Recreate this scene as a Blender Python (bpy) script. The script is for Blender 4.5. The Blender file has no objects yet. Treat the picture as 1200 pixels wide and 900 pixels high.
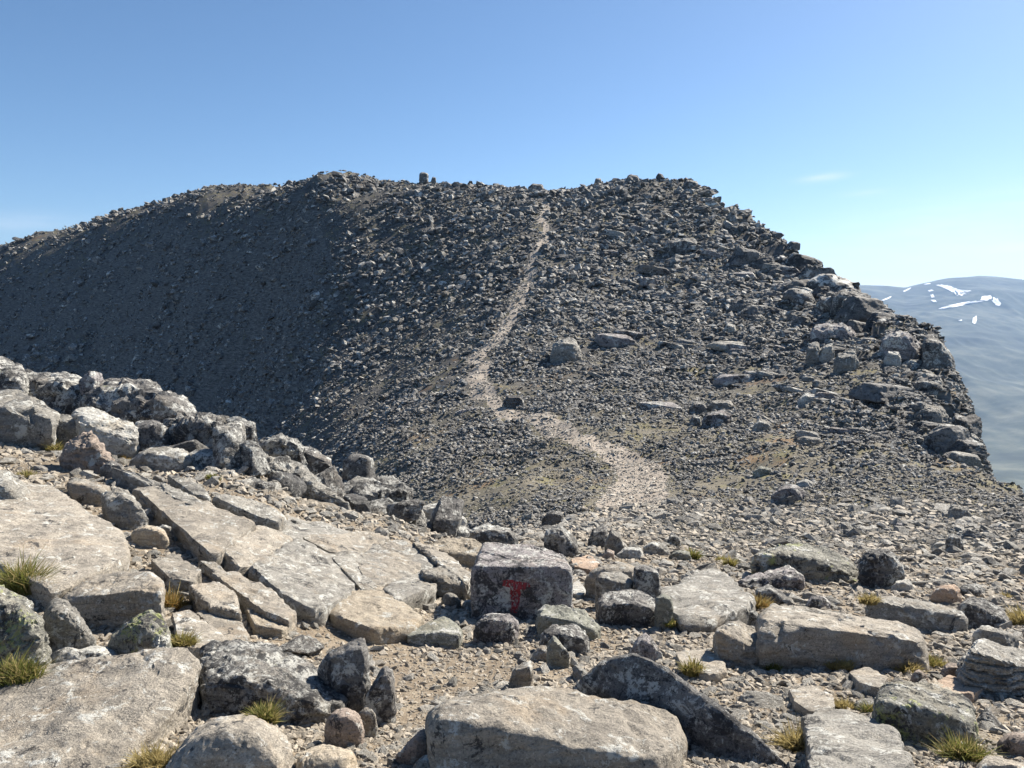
import bpy, bmesh, math, random
import numpy as np
from mathutils import Vector, Matrix
from mathutils.bvhtree import BVHTree

SC = bpy.context.scene
COL = SC.collection

# ------------------------------------------------------------------ camera
FOC, PX, PY = 906.0, 600.0, 450.0
PITCH = math.radians(5.7)
cam_d = bpy.data.cameras.new('camera')
cam_d.sensor_width = 36.0
cam_d.lens = 36.0 * FOC / 1200.0
cam_d.clip_start = 0.05
cam_d.clip_end = 120000.0
cam = bpy.data.objects.new('camera', cam_d)
COL.objects.link(cam)
cam.location = (0, 0, 0)
cam.rotation_euler = (math.radians(90) - PITCH, 0, 0)
SC.camera = cam

# ------------------------------------------------------------------ sun, sky, exposure
SUN_EL, SUN_AZ = 41.0, 50.0            # azimuth measured clockwise (to the right) from the view direction
world = bpy.data.worlds.new('World')
SC.world = world
world.use_nodes = True
wn = world.node_tree
wn.nodes.clear()
w_out = wn.nodes.new('ShaderNodeOutputWorld')
w_bg = wn.nodes.new('ShaderNodeBackground')
w_sky = wn.nodes.new('ShaderNodeTexSky')
w_sky.sky_type = 'NISHITA'
w_sky.sun_disc = False
w_sky.sun_elevation = math.radians(SUN_EL)
w_sky.sun_rotation = math.radians(SUN_AZ)
w_sky.altitude = 1700
w_sky.air_density = 1.0
w_sky.dust_density = 1.8
w_sky.ozone_density = 4.5
w_bg.inputs['Strength'].default_value = 0.066
wn.links.new(w_bg.outputs[0], w_out.inputs[0])
# thin cloud wisps low in the sky; pale horizon haze painted at right
w_tc = wn.nodes.new('ShaderNodeTexCoord')
w_hs = wn.nodes.new('ShaderNodeHueSaturation')
w_hs.inputs['Hue'].default_value = 0.496
w_hs.inputs['Saturation'].default_value = 1.04
wn.links.new(w_sky.outputs[0], w_hs.inputs['Color'])
w_col = w_hs.outputs[0]
def w_math(op, a, b=0.0):
    n = wn.nodes.new('ShaderNodeMath')
    n.operation = op
    for i, v in enumerate((a, b)):
        if hasattr(v, 'is_output'):
            wn.links.new(v, n.inputs[i])
        else:
            n.inputs[i].default_value = v
    return n.outputs[0]
w_sep = wn.nodes.new('ShaderNodeSeparateXYZ')
wn.links.new(w_tc.outputs['Generated'], w_sep.inputs[0])
w_az = w_math('ARCTAN2', w_sep.outputs[0], w_sep.outputs[1])
w_el = w_math('ARCSINE', w_sep.outputs[2])
w_map = wn.nodes.new('ShaderNodeMapping')
w_map.inputs['Scale'].default_value = (22, 22, 130)
wn.links.new(w_tc.outputs['Generated'], w_map.inputs[0])
w_n = wn.nodes.new('ShaderNodeTexNoise')
w_n.inputs['Scale'].default_value = 1.0
w_n.inputs['Detail'].default_value = 6
wn.links.new(w_map.outputs[0], w_n.inputs['Vector'])
for _az, _el, _wa, _we, _am in ((21.4, 8.6, 1.4, 0.25, 0.35), (24.0, 7.5, 1.3, 0.2, 0.2), (33.0, 3.6, 2.6, 0.24, 0.6), (30, 4.6, 10, 2.4, 0.30), (-32.5, 5.2, 3.5, 0.6, 0.16)):
    da = w_math('MULTIPLY', w_math('SUBTRACT', w_az, math.radians(_az)), 1 / math.radians(_wa))
    de = w_math('SUBTRACT', w_math('SUBTRACT', w_el, math.radians(_el)), w_math('MULTIPLY', da, math.radians(_we * 0.35)))
    de = w_math('MULTIPLY', de, 1 / math.radians(_we))
    q = w_math('ADD', w_math('MULTIPLY', da, da), w_math('MULTIPLY', de, de))
    q = w_math('POWER', 2.718, w_math('MULTIPLY', q, -1.0))
    q = w_math('MULTIPLY', w_math('MULTIPLY', q, _am), w_math('MULTIPLY', w_n.outputs['Fac'], 1.7))
    mx = wn.nodes.new('ShaderNodeMix')
    mx.data_type = 'RGBA'
    mx.clamp_factor = True
    wn.links.new(q, mx.inputs[0])
    wn.links.new(w_col, mx.inputs[6])
    mx.inputs[7].default_value = (8.0, 8.2, 8.6, 1)
    w_col = mx.outputs[2]
wn.links.new(w_col, w_bg.inputs[0])

sun_d = bpy.data.lights.new('sun', 'SUN')
sun_d.energy = 5.0
sun_d.angle = math.radians(0.53)
sun_d.color = (1.0, 0.915, 0.79)
sun = bpy.data.objects.new('sun', sun_d)
COL.objects.link(sun)
_e, _a = math.radians(SUN_EL), math.radians(SUN_AZ)
SUN_DIR = Vector((math.sin(_a) * math.cos(_e), math.cos(_a) * math.cos(_e), math.sin(_e)))
sun.rotation_euler = SUN_DIR.to_track_quat('Z', 'Y').to_euler()
sun.location = SUN_DIR * 60

SC.view_settings.view_transform = 'Standard'
SC.view_settings.look = 'None'
SC.view_settings.exposure = 1.1
SC.view_settings.gamma = 1.0
SC.cycles.max_bounces = 6
SC.cycles.diffuse_bounces = 1
SC.cycles.volume_bounces = 1
SC.cycles.use_denoising = True

# ------------------------------------------------------------------ noise
def _hash(ix, iy, iz, seed):
    h = (ix * 374761393 + iy * 668265263 + iz * 1274126177 + seed * 144665) & 0xFFFFFFFF
    h = ((h ^ (h >> 13)) * 1274126177) & 0xFFFFFFFF
    h = ((h ^ (h >> 16)) * 2246822519) & 0xFFFFFFFF
    return h ^ (h >> 15)

def vnoise(P, seed=0):
    """smooth value noise in -1..1 at the points P (n,3)"""
    P = np.asarray(P, float)
    i = np.floor(P).astype(np.int64)
    f = P - i
    w = f * f * f * (f * (f * 6 - 15) + 10)
    out = np.zeros(len(P))
    for dx in (0, 1):
        wx = w[:, 0] if dx else 1 - w[:, 0]
        for dy in (0, 1):
            wy = w[:, 1] if dy else 1 - w[:, 1]
            for dz in (0, 1):
                wz = w[:, 2] if dz else 1 - w[:, 2]
                out += wx * wy * wz * (_hash(i[:, 0] + dx, i[:, 1] + dy, i[:, 2] + dz, seed) / 2147483648.0 - 1.0)
    return out

def fbm(P, octaves=4, seed=0, gain=0.5, ridged=False):
    P = np.asarray(P, float)
    s, a, t = np.zeros(len(P)), 1.0, 0.0
    for k in range(octaves):
        n = vnoise(P * (2.03 ** k) + 17.3 * k, seed + k * 7)
        s += a * ((1 - 2 * np.abs(n)) if ridged else n)
        t += a
        a *= gain
    return s / t

def cells(P, seed=0):
    """2D jittered cells: a random value in -1..1 per cell (blocky crags)"""
    P = np.asarray(P, float)
    i = np.floor(P).astype(np.int64)
    best = np.full(len(P), 9.0)
    val = np.zeros(len(P))
    for dx in (-1, 0, 1):
        for dy in (-1, 0, 1):
            jx, jy = i[:, 0] + dx, i[:, 1] + dy
            z = np.zeros_like(jx)
            qx = jx + _hash(jx, jy, z, seed) / 4294967296.0
            qy = jy + _hash(jx, jy, z, seed + 5) / 4294967296.0
            d = (P[:, 0] - qx) ** 2 + (P[:, 1] - qy) ** 2
            m = d < best
            best = np.where(m, d, best)
            val = np.where(m, _hash(jx, jy, z, seed + 9) / 2147483648.0 - 1.0, val)
    return val

def smooth(a, b, x):
    t = np.clip((x - a) / (b - a), 0, 1)
    return t * t * (3 - 2 * t)

# ------------------------------------------------------------------ lie of the land
CP, SP = math.cos(PITCH), math.sin(PITCH)

def direction(px, py):
    cx, cy = (px - PX) / FOC, -(py - PY) / FOC
    return np.array([cx, CP + cy * SP, cy * CP - SP])

def at(px, py, D):
    """the point seen at a photograph pixel at the distance D along the view axis on the ground plan"""
    d = direction(px, py)
    return d * (D / d[1])

SEEN = [  # pixel x, y and distance of ground that shows
    (-150, 900, 2.6), (0, 900, 2.65), (0, 750, 4.0), (0, 650, 5.3), (100, 560, 8), (0, 520, 9.5), (0, 480, 13), (-150, 480, 12),
    (-150, 700, 4.3), (200, 560, 8.6), (280, 545, 10), (250, 640, 6.3), (350, 600, 8.6), (350, 690, 5.8), (200, 750, 4.2), (300, 900, 2.7),
    (450, 605, 10.3), (450, 660, 7.6), (550, 640, 10.0), (550, 740, 5.4), (400, 780, 4.3),
    (650, 900, 2.75), (650, 800, 4.0), (650, 725, 5.9), (650, 660, 9.5), (650, 625, 15), (700, 600, 25), (740, 560, 35),
    (1000, 900, 2.75), (1000, 800, 4.1), (1000, 720, 6.4), (1000, 660, 10.5), (1000, 620, 17), (1000, 580, 25), (1000, 540, 33),
    (1000, 480, 46), (1000, 420, 62), (1000, 370, 80), (1000, 345, 92),
    (1200, 900, 2.8), (1200, 800, 4.2), (1200, 720, 6.8), (1200, 660, 11), (1200, 620, 18), (1200, 580, 28),
    (1350, 900, 2.8), (1350, 760, 5.2), (1350, 670, 10), (1350, 620, 19),
    (1100, 600, 21), (1100, 540, 34), (1100, 470, 50), (1100, 400, 66), (1150, 500, 46),
    (850, 640, 13.5), (850, 600, 22), (850, 550, 34), (850, 500, 45), (850, 450, 60), (850, 400, 78), (850, 350, 98), (850, 300, 120),
    (850, 240, 150), (810, 213, 158), (920, 330, 108), (900, 270, 134),
    (740, 209, 160), (690, 217, 164), (640, 224, 168), (650, 300, 125), (620, 350, 104), (580, 400, 85), (570, 450, 67), (600, 480, 57),
    (680, 520, 43), (740, 400, 82), (740, 480, 52), (740, 330, 108), (740, 260, 140),
    (500, 400, 105), (500, 300, 145), (500, 211, 182), (560, 215, 174), (450, 450, 95), (400, 500, 85), (350, 500, 105), (480, 560, 45),
    (420, 560, 52), (400, 400, 130), (300, 450, 150), (300, 350, 185), (300, 260, 215), (380, 208, 200), (340, 217, 225),
    (300, 221, 240), (200, 400, 210), (200, 300, 240), (225, 227, 265), (100, 400, 250), (100, 300, 280), (110, 259, 300),
    (0, 400, 290), (0, 340, 310), (0, 295, 345), (-150, 420, 330), (-150, 345, 380),
]
HIDDEN = [  # pixel x, distance, height of ground that does not show
    (0, 18, -6), (0, 40, -30), (0, 100, -58), (0, 180, -50), (200, 16, -6), (200, 40, -24), (200, 100, -38), (300, 15, -6), (300, 50, -20),
    (400, 15, -6.0), (400, 30, -11.5), (500, 20, -7.2), (500, 32, -9.4), (-150, 30, -22), (-150, 100, -70), (-150, 200, -60),
    (600, 260, 30), (600, 420, 20), (850, 240, 24), (850, 420, 0), (380, 280, 40), (380, 420, 42), (200, 330, 48), (200, 450, 55),
    (0, 420, 30), (-150, 450, 10), (1000, 140, 12), (1000, 260, 5), (1000, 420, -10), (1200, 60, -7), (1200, 140, 0), (1200, 420, -10),
    (1350, 60, -9), (1350, 200, -9), (740, 220, 32), (500, 260, 36),
]
_K = []
for px, py, D in SEEN:
    _K.append(at(px, py, D))
for px, D, z in HIDDEN:
    _K.append(np.array([(px - PX) / FOC / (CP) * D, D, z]))
_K = np.array(_K)
TS = 2.6

def _uv(x, y):
    return np.stack([np.arctan2(x, y) * TS, np.log(np.hypot(x, y))], 1)

_kuv = _uv(_K[:, 0], _K[:, 1])
_ks = _K[:, 2] / np.hypot(_K[:, 0], _K[:, 1])

def _phi(d2):
    return 0.5 * d2 * np.log(np.maximum(d2, 1e-12))

_n = len(_K)
_A = np.zeros((_n + 3, _n + 3))
_A[:_n, :_n] = _phi(((_kuv[:, None] - _kuv[None]) ** 2).sum(2)) + np.eye(_n) * 0.003
_A[:_n, _n] = 1
_A[:_n, _n + 1:] = _kuv
_A[_n:, :_n] = _A[:_n, _n:].T
_W = np.linalg.solve(_A, np.concatenate([_ks, np.zeros(3)]))

# fine adjustment of the far slope's rise along each bearing
TRIM_R = (60.0, 175.0)
_T = [(-200, -4), (0, -4), (110, -25), (225, -15), (300, -18), (380, -11), (450, -21), (500, -18), (560, -16), (640, -13), (690, -16), (740, -16), (780, -16), (820, -6), (860, 0), (930, -2), (960, -22), (1000, -6), (1020, 0), (1080, -14), (1200, -14)]
TRIM = np.array([[math.atan((p - PX) / FOC / CP), v / FOC] for p, v in _T])

# plan of the cliff edge on the right: distance -> x
EDGE = np.array([(-30, 9), (0, 9), (9, 12), (15, 14), (20, 15.6), (30, 18.9), (46, 27.6), (56, 32.4), (68, 35.6), (86, 39.6), (100, 42.3), (112, 43.6), (135, 45.0),
                 (150, 43.5), (158, 42), (170, 40.5), (200, 40), (300, 45), (500, 60)])

def edge_offset(x, y):
    return x - np.interp(y, EDGE[:, 0], EDGE[:, 1])

def height(x, y, detail=True):
    x, y = np.atleast_1d(np.asarray(x, float)), np.atleast_1d(np.asarray(y, float))
    out = np.empty(len(x))
    for a in range(0, len(x), 40000):
        xs, ys = x[a:a + 40000], y[a:a + 40000]
        r = np.maximum(np.hypot(xs, ys), 0.05)
        th = np.arctan2(xs, ys)
        thc = np.clip(th, -0.85, 0.85)
        rr = np.maximum(r, 1.8)
        uv = np.stack([thc * TS, np.log(rr)], 1)
        s = _phi(((uv[:, None] - _kuv[None]) ** 2).sum(2)) @ _W[:_n] + _W[_n] + uv @ _W[_n + 1:]
        s = s + np.interp(thc, TRIM[:, 0], TRIM[:, 1]) * smooth(TRIM_R[0], TRIM_R[1], r)
        z = s * rr
        z = z + (-1.66 - z) * (1 - smooth(1.7, 2.7, r))
        back = smooth(0.85, 1.9, np.abs(th))
        z = z * (1 - back) + (-1.66 - 0.12 * r) * back
        if detail:
            P = np.stack([xs, ys, 0 * xs], 1)
            far = smooth(9, 40, r)
            z = z + 0.035 * fbm(P * 0.9, 4, 3) + far * (0.55 * fbm(P * 0.13, 4, 11, ridged=True) + 0.35 * fbm(P * 0.5, 3, 21))
            vf = smooth(90, 170, r)
            z = z + vf * 1.5 * fbm(P * np.array([0.045, 0.045, 1]), 4, 31)
            # ribs and gullies running down the shaded flank
            rib = smooth(-14, -40, xs) * smooth(70, 120, r)
            Q = np.stack([(0.62 * xs - 0.78 * ys) * 0.085, (0.78 * xs + 0.62 * ys) * 0.012, 0 * xs], 1)
            z = z + rib * (4.2 * fbm(Q, 4, 33, ridged=True) - 1.0)
            # stepped crags near the cliff edge
            t = xs - np.interp(ys, EDGE[:, 0], EDGE[:, 1])
            crag = far * smooth(-12, -2, t) * smooth(28, 60, r)
            z = z + crag * (0.7 * cells(P[:, :2] * 0.3, 41) + 0.35 * cells(P[:, :2] * 0.75, 43))
            t = t + crag * (0.9 + 1.5 * cells(P[:, :2] * 0.16, 47) + 0.7 * fbm(P * 0.4, 3, 51))
        else:
            t = xs - np.interp(ys, EDGE[:, 0], EDGE[:, 1])
        tp = np.maximum(t, 0)
        z = z - 2.6 * tp * tp / (tp + 0.8)
        out[a:a + 40000] = z
    return out

_RR = np.exp(np.linspace(math.log(1.2), math.log(480), 900))

def ground_hit(px, py, lift=0.0):
    """where the ray through a photograph pixel meets the ground (raised by lift)"""
    d = direction(px, py)
    hd = math.hypot(d[0], d[1])
    rs = _RR
    for _ in range(2):
        p = d[None] * (rs / hd)[:, None]
        dz = p[:, 2] - height(p[:, 0], p[:, 1], True) - lift
        k = np.argmax(dz < 0)
        if dz[k] >= 0:
            k = len(rs) - 1
        if k == 0:
            return p[0]
        rs = np.linspace(rs[k - 1], rs[k], 24)
    return d * (rs[min(k, 23)] / hd)

# ------------------------------------------------------------------ materials
def mat(name):
    m = bpy.data.materials.new(name)
    m.use_nodes = True
    nt = m.node_tree
    b = nt.nodes['Principled BSDF']
    return m, nt, b

class NT:
    """a little shorthand for node trees"""
    def __init__(s, nt):
        s.nt = nt
    def node(s, t, **kw):
        n = s.nt.nodes.new(t)
        for k, v in kw.items():
            setattr(n, k, v)
        return n
    def link(s, a, b):
        s.nt.links.new(a, b)
    def noise(s, vec, scale, detail=4, rough=0.55, dist=0.0):
        n = s.node('ShaderNodeTexNoise')
        n.inputs['Scale'].default_value = scale
        n.inputs['Detail'].default_value = detail
        n.inputs['Roughness'].default_value = rough
        n.inputs['Distortion'].default_value = dist
        s.link(vec, n.inputs['Vector'])
        return n.outputs['Fac']
    def ramp(s, fac, stops, interp='LINEAR'):
        r = s.node('ShaderNodeValToRGB')
        r.color_ramp.interpolation = interp
        e = r.color_ramp.elements
        while len(e) < len(stops):
            e.new(0.5)
        for el, (p, c) in zip(e, stops):
            el.position = p
            el.color = (*c, 1) if len(c) == 3 else c
        s.link(fac, r.inputs[0])
        return r.outputs[0]
    def step(s, fac, a, b):
        n = s.node('ShaderNodeMapRange')
        n.interpolation_type = 'SMOOTHSTEP'
        n.inputs[1].default_value, n.inputs[2].default_value = a, b
        s.link(fac, n.inputs[0])
        return n.outputs[0]
    def mix(s, fac, a, b, mode='MIX'):
        n = s.node('ShaderNodeMix', data_type='RGBA', blend_type=mode)
        for i, v in ((0, fac), (6, a), (7, b)):
            if hasattr(v, 'is_output'):
                s.link(v, n.inputs[i])
            else:
                n.inputs[i].default_value = v if i == 0 else (*v, 1)
        return n.outputs[2]
    def math(s, op, a, b=0.0):
        n = s.node('ShaderNodeMath', operation=op)
        for i, v in enumerate((a, b)):
            if hasattr(v, 'is_output'):
                s.link(v, n.inputs[i])
            else:
                n.inputs[i].default_value = v
        return n.outputs[0]
    def vmath(s, op, a, b):
        n = s.node('ShaderNodeVectorMath', operation=op)
        for i, v in enumerate((a, b)):
            if hasattr(v, 'is_output'):
                s.link(v, n.inputs[i])
            else:
                n.inputs[i].default_value = v
        return n.outputs[0]
    def bump(s, h, strength, dist):
        n = s.node('ShaderNodeBump')
        n.inputs['Strength'].default_value = strength
        n.inputs['Distance'].default_value = dist
        s.link(h, n.inputs['Height'])
        return n.outputs['Normal']

def rock_material(name, c_lo, c_hi, black=0.5, white=0.5, yellow=0.15, size=0.35, bump=0.7, vary=0.3):
    """grey mountain rock, grainy, with black, pale and yellow-green lichen; size = metres of the larger patches"""
    m, nt, b = mat(name)
    N = NT(nt)
    tc = N.node('ShaderNodeTexCoord')
    oi = N.node('ShaderNodeObjectInfo')
    off = N.math('MULTIPLY', oi.outputs['Random'], 91.0)
    vec = N.vmath('ADD', tc.outputs['Object'], off)
    k = 1.0 / size
    n1 = N.noise(vec, 1.1 * k, 6, 0.62, 0.4)
    n2 = N.noise(vec, 7 * k, 6, 0.72)
    n3 = N.noise(vec, 34 * k, 4, 0.75)
    base = N.ramp(N.math('ADD', N.math('MULTIPLY', n1, 0.55), N.math('MULTIPLY', n2, 0.45)), [(0.34, c_lo), (0.64, c_hi)])
    base = N.mix(N.math('MULTIPLY', N.step(n3, 0.53, 0.66), 0.7), base, tuple(min(1, 1.5 * c) for c in c_hi))
    base = N.mix(N.math('MULTIPLY', N.step(n3, 0.47, 0.33), 0.8), base, tuple(0.4 * c for c in c_lo))
    # bedding bands
    st = N.noise(N.vmath('MULTIPLY', vec, (0.7, 0.9, 5.0)), 2.2 * k, 5, 0.65)
    base = N.mix(N.math('MULTIPLY', N.step(st, 0.50, 0.40), 0.45), base, tuple(0.62 * c for c in c_lo))
    base = N.mix(N.math('MULTIPLY', N.step(st, 0.54, 0.64), 0.30), base, tuple(1.2 * c for c in c_hi))
    # rusty or brown weathering in soft patches
    base = N.mix(N.math('MULTIPLY', N.step(N.noise(N.vmath('ADD', vec, (3.3, 9.1, 4.4)), 0.9 * k, 5, 0.65), 0.52, 0.7), 0.35), base,
                 (c_hi[0] * 0.95, c_hi[1] * 0.78, c_hi[2] * 0.58))
    # pale crusty lichen
    p = N.noise(vec, 2.6 * k, 9, 0.78, 0.5)
    pw = N.math('MULTIPLY', N.step(p, 0.615 - 0.13 * white, 0.635 - 0.125 * white), N.step(n2, 0.43, 0.49))
    base = N.mix(N.math('MULTIPLY', pw, 0.85), base, (0.54, 0.54, 0.50))
    # black lichen in ragged colonies and as pepper
    vb = N.vmath('ADD', vec, (7.7, 3.1, 5.3))
    q = N.noise(vb, 1.9 * k, 10, 0.76, 0.6)
    q2 = N.noise(vb, 16 * k, 5, 0.75)
    pb = N.math('MULTIPLY', N.step(q, 0.625 - 0.165 * black, 0.645 - 0.16 * black), N.step(q2, 0.40, 0.46))
    pep = N.math('MULTIPLY', N.step(q2, 0.595 - 0.06 * black, 0.625 - 0.06 * black), 0.8 * min(1, black + 0.45))
    base = N.mix(N.math('MAXIMUM', N.math('MULTIPLY', pb, 0.9), pep), base, (0.026, 0.026, 0.028))
    # map lichen
    vy = N.vmath('ADD', vec, (13.7, 21.1, 2.3))
    y = N.noise(vy, 1.6 * k, 8, 0.74, 0.4)
    py_ = N.math('MULTIPLY', N.step(y, 0.72 - 0.2 * yellow, 0.76 - 0.2 * yellow), N.step(q2, 0.58, 0.46))
    base = N.mix(N.math('MULTIPLY', py_, 0.75), base, (0.30, 0.33, 0.11))
    rnd = N.math('ADD', N.math('MULTIPLY', oi.outputs['Random'], vary), 1.0 - vary * 0.5)
    base = N.mix(1.0, base, rnd, 'MULTIPLY')
    N.link(base, b.inputs['Base Color'])
    b.inputs['Roughness'].default_value = 0.8
    b.inputs['Specular IOR Level'].default_value = 0.4
    h = N.math('ADD', N.math('ADD', N.math('MULTIPLY', n2, 1.0), N.math('MULTIPLY', n3, 0.3)), N.math('ADD', N.math('MULTIPLY', q, 0.9), N.math('MULTIPLY', pw, 0.05)))
    h = N.math('ADD', h, N.math('MULTIPLY', st, 0.8))
    N.link(N.bump(h, bump, 0.12 * size), b.inputs['Normal'])
    return m

ROCKS = {   # darker and lighter base colour, black, pale and yellow lichen
    'grey': ((0.165, 0.157, 0.14), (0.325, 0.31, 0.275), 0.3, 0.55, 0.2),
    'warm': ((0.215, 0.195, 0.165), (0.375, 0.338, 0.28), 0.25, 0.45, 0.1),
    'tan': ((0.28, 0.24, 0.185), (0.44, 0.385, 0.30), 0.0, 0.35, 0.05),
    'pale': ((0.30, 0.29, 0.265), (0.46, 0.45, 0.41), 0.3, 0.85, 0.2),
    'dark': ((0.10, 0.098, 0.095), (0.215, 0.205, 0.19), 0.6, 0.75, 0.15),
    'speckled': ((0.13, 0.13, 0.125), (0.32, 0.31, 0.285), 0.7, 1.0, 0.3),
    'lichen': ((0.15, 0.15, 0.13), (0.30, 0.29, 0.245), 0.5, 0.55, 0.95),
    'purple': ((0.17, 0.158, 0.156), (0.33, 0.305, 0.30), 0.62, 0.75, 0.15),
    'red': ((0.21, 0.17, 0.14), (0.36, 0.295, 0.245), 0.25, 0.4, 0.05),
    'orange': ((0.30, 0.215, 0.155), (0.44, 0.335, 0.25), 0.15, 0.35, 0.05),
    'crag': ((0.08, 0.08, 0.08), (0.185, 0.18, 0.17), 0.55, 0.3, 0.12),
    'green': ((0.17, 0.175, 0.15), (0.30, 0.30, 0.25), 0.25, 0.55, 0.4),
}
_rm = {}
def rock_mat(key):
    """'grey' for near stones, 'grey@far' for the same rock with the coarser colonies of big far boulders"""
    if key not in _rm:
        base = key.split('@')[0]
        a = ROCKS[base]
        _rm[key] = rock_material(base + '_rock', *a, size=2.2 if '@far' in key else (0.8 if '@mid' in key else 0.32))
    return _rm[key]

M_SCREE = rock_material('scree_rock', (0.10, 0.097, 0.092), (0.245, 0.236, 0.218), 0.5, 0.6, 0.2, 2.2, 0.5, 1.0)
M_GRAVEL = rock_material('gravel_stone', (0.22, 0.195, 0.155), (0.42, 0.37, 0.30), 0.1, 0.3, 0.0, 0.2, 0.4, 0.8)
M_RUBBLE = rock_material('rubble_stone', (0.17, 0.16, 0.14), (0.36, 0.34, 0.30), 0.4, 0.6, 0.15, 0.3, 0.6, 0.8)

M_SADDLE = rock_material('saddle_rock', (0.135, 0.13, 0.11), (0.30, 0.285, 0.245), 0.25, 0.45, 0.15, 1.0, 0.5, 1.0)
M_PATHSTONE = rock_material('path_stone', (0.29, 0.265, 0.225), (0.50, 0.46, 0.395), 0.1, 0.4, 0.0, 1.2, 0.5, 0.8)

def ground_material():
    m, nt, b = mat('mountain_soil')
    N = NT(nt)
    tc = N.node('ShaderNodeTexCoord')
    v = tc.outputs['Object']
    n1 = N.noise(v, 0.35, 5, 0.6)
    n2 = N.noise(v, 3.5, 5, 0.65)
    n3 = N.noise(v, 26, 4, 0.7)
    n4 = N.noise(v, 110, 2, 0.6)
    # brown sandy soil
    soil = N.ramp(N.math('ADD', N.math('MULTIPLY', n2, 0.5), N.math('MULTIPLY', n3, 0.5)),
                  [(0.32, (0.115, 0.09, 0.064)), (0.5, (0.20, 0.163, 0.12)), (0.68, (0.31, 0.265, 0.20))])
    # scree fines far off: grey, with mossy and heath patches
    g = N.ramp(N.math('ADD', N.math('MULTIPLY', n1, 0.4), N.math('MULTIPLY', n2, 0.6)),
               [(0.36, (0.045, 0.045, 0.045)), (0.55, (0.09, 0.089, 0.086)), (0.7, (0.165, 0.16, 0.15))])
    moss = N.math('MULTIPLY', N.step(n1, 0.49, 0.60), N.step(n2, 0.44, 0.56))
    g = N.mix(N.math('MULTIPLY', moss, 0.8), g, (0.19, 0.165, 0.075))
    h2 = N.noise(N.vmath('ADD', v, (31.0, 7.0, 0.0)), 0.22, 5, 0.65)
    g = N.mix(N.math('MULTIPLY', N.step(h2, 0.58, 0.68), N.step(n2, 0.45, 0.6)), g, (0.21, 0.115, 0.05))
    sad = N.ramp(N.math('ADD', N.math('MULTIPLY', n2, 0.5), N.math('MULTIPLY', n3, 0.5)),
                 [(0.34, (0.09, 0.083, 0.065)), (0.52, (0.155, 0.14, 0.108)), (0.68, (0.24, 0.22, 0.175))])
    n5 = N.noise(v, 0.9, 5, 0.65)
    sad = N.mix(N.math('MULTIPLY', N.step(n5, 0.52, 0.62), N.step(n3, 0.40, 0.56)), sad, (0.20, 0.185, 0.085))
    sad = N.mix(N.math('MULTIPLY', N.step(h2, 0.57, 0.66), N.step(n3, 0.42, 0.58)), sad, (0.27, 0.155, 0.07))
    r = N.node('ShaderNodeVectorMath', operation='LENGTH')
    N.link(v, r.inputs[0])
    far = N.math('ADD', r.outputs['Value'], N.math('MULTIPLY', n1, 14.0))
    col = N.mix(N.step(far, 16.0, 26.0), soil, sad)
    col = N.mix(N.step(far, 44.0, 80.0), col, g)
    # bare bedrock where it is too steep for soil
    gn = N.node('ShaderNodeNewGeometry')
    sz = N.node('ShaderNodeSeparateXYZ')
    N.link(gn.outputs['True Normal'], sz.inputs[0])
    bed = N.noise(N.vmath('MULTIPLY', v, (0.5, 0.5, 2.6)), 1.3, 7, 0.7)
    rockc = N.ramp(bed, [(0.36, (0.035, 0.035, 0.036)), (0.5, (0.11, 0.108, 0.102)), (0.66, (0.22, 0.215, 0.20))])
    col = N.mix(N.math('MULTIPLY', N.step(sz.outputs[2], 0.72, 0.58), N.step(r.outputs['Value'], 22.0, 30.0)), col, rockc)
    # grit in the near soil
    grit = N.node('ShaderNodeTexVoronoi')
    grit.inputs['Scale'].default_value = 85
    N.link(v, grit.inputs['Vector'])
    col = N.mix(N.math('MULTIPLY', N.step(grit.outputs['Distance'], 0.34, 0.22), N.math('MULTIPLY', N.step(n3, 0.45, 0.55), 0.65)), col, (0.36, 0.31, 0.24))
    N.link(col, b.inputs['Base Color'])
    b.inputs['Roughness'].default_value = 0.95
    b.inputs['Specular IOR Level'].default_value = 0.2
    h = N.math('ADD', N.math('MULTIPLY', n3, 1.0), N.math('MULTIPLY', n4, 0.4))
    N.link(N.bump(h, 0.7, 0.02), b.inputs['Normal'])
    return m

def path_material():
    m, nt, b = mat('trodden_path_gravel')
    N = NT(nt)
    tc = N.node('ShaderNodeTexCoord')
    v = tc.outputs['Object']
    n1 = N.noise(v, 0.5, 4, 0.6)
    n2 = N.noise(v, 5, 5, 0.7)
    n3 = N.noise(v, 22, 3, 0.7)
    col = N.ramp(N.math('ADD', N.math('MULTIPLY', n1, 0.3), N.math('ADD', N.math('MULTIPLY', n2, 0.4), N.math('MULTIPLY', n3, 0.3))),
                 [(0.35, (0.22, 0.19, 0.155)), (0.52, (0.37, 0.325, 0.275)), (0.68, (0.50, 0.45, 0.39))])
    N.link(col, b.inputs['Base Color'])
    b.inputs['Roughness'].default_value = 0.95
    b.inputs['Specular IOR Level'].default_value = 0.2
    N.link(N.bump(N.math('ADD', n2, n3), 0.8, 0.05), b.inputs['Normal'])
    return m

M_GROUND = ground_material()
M_PATH = path_material()

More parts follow.
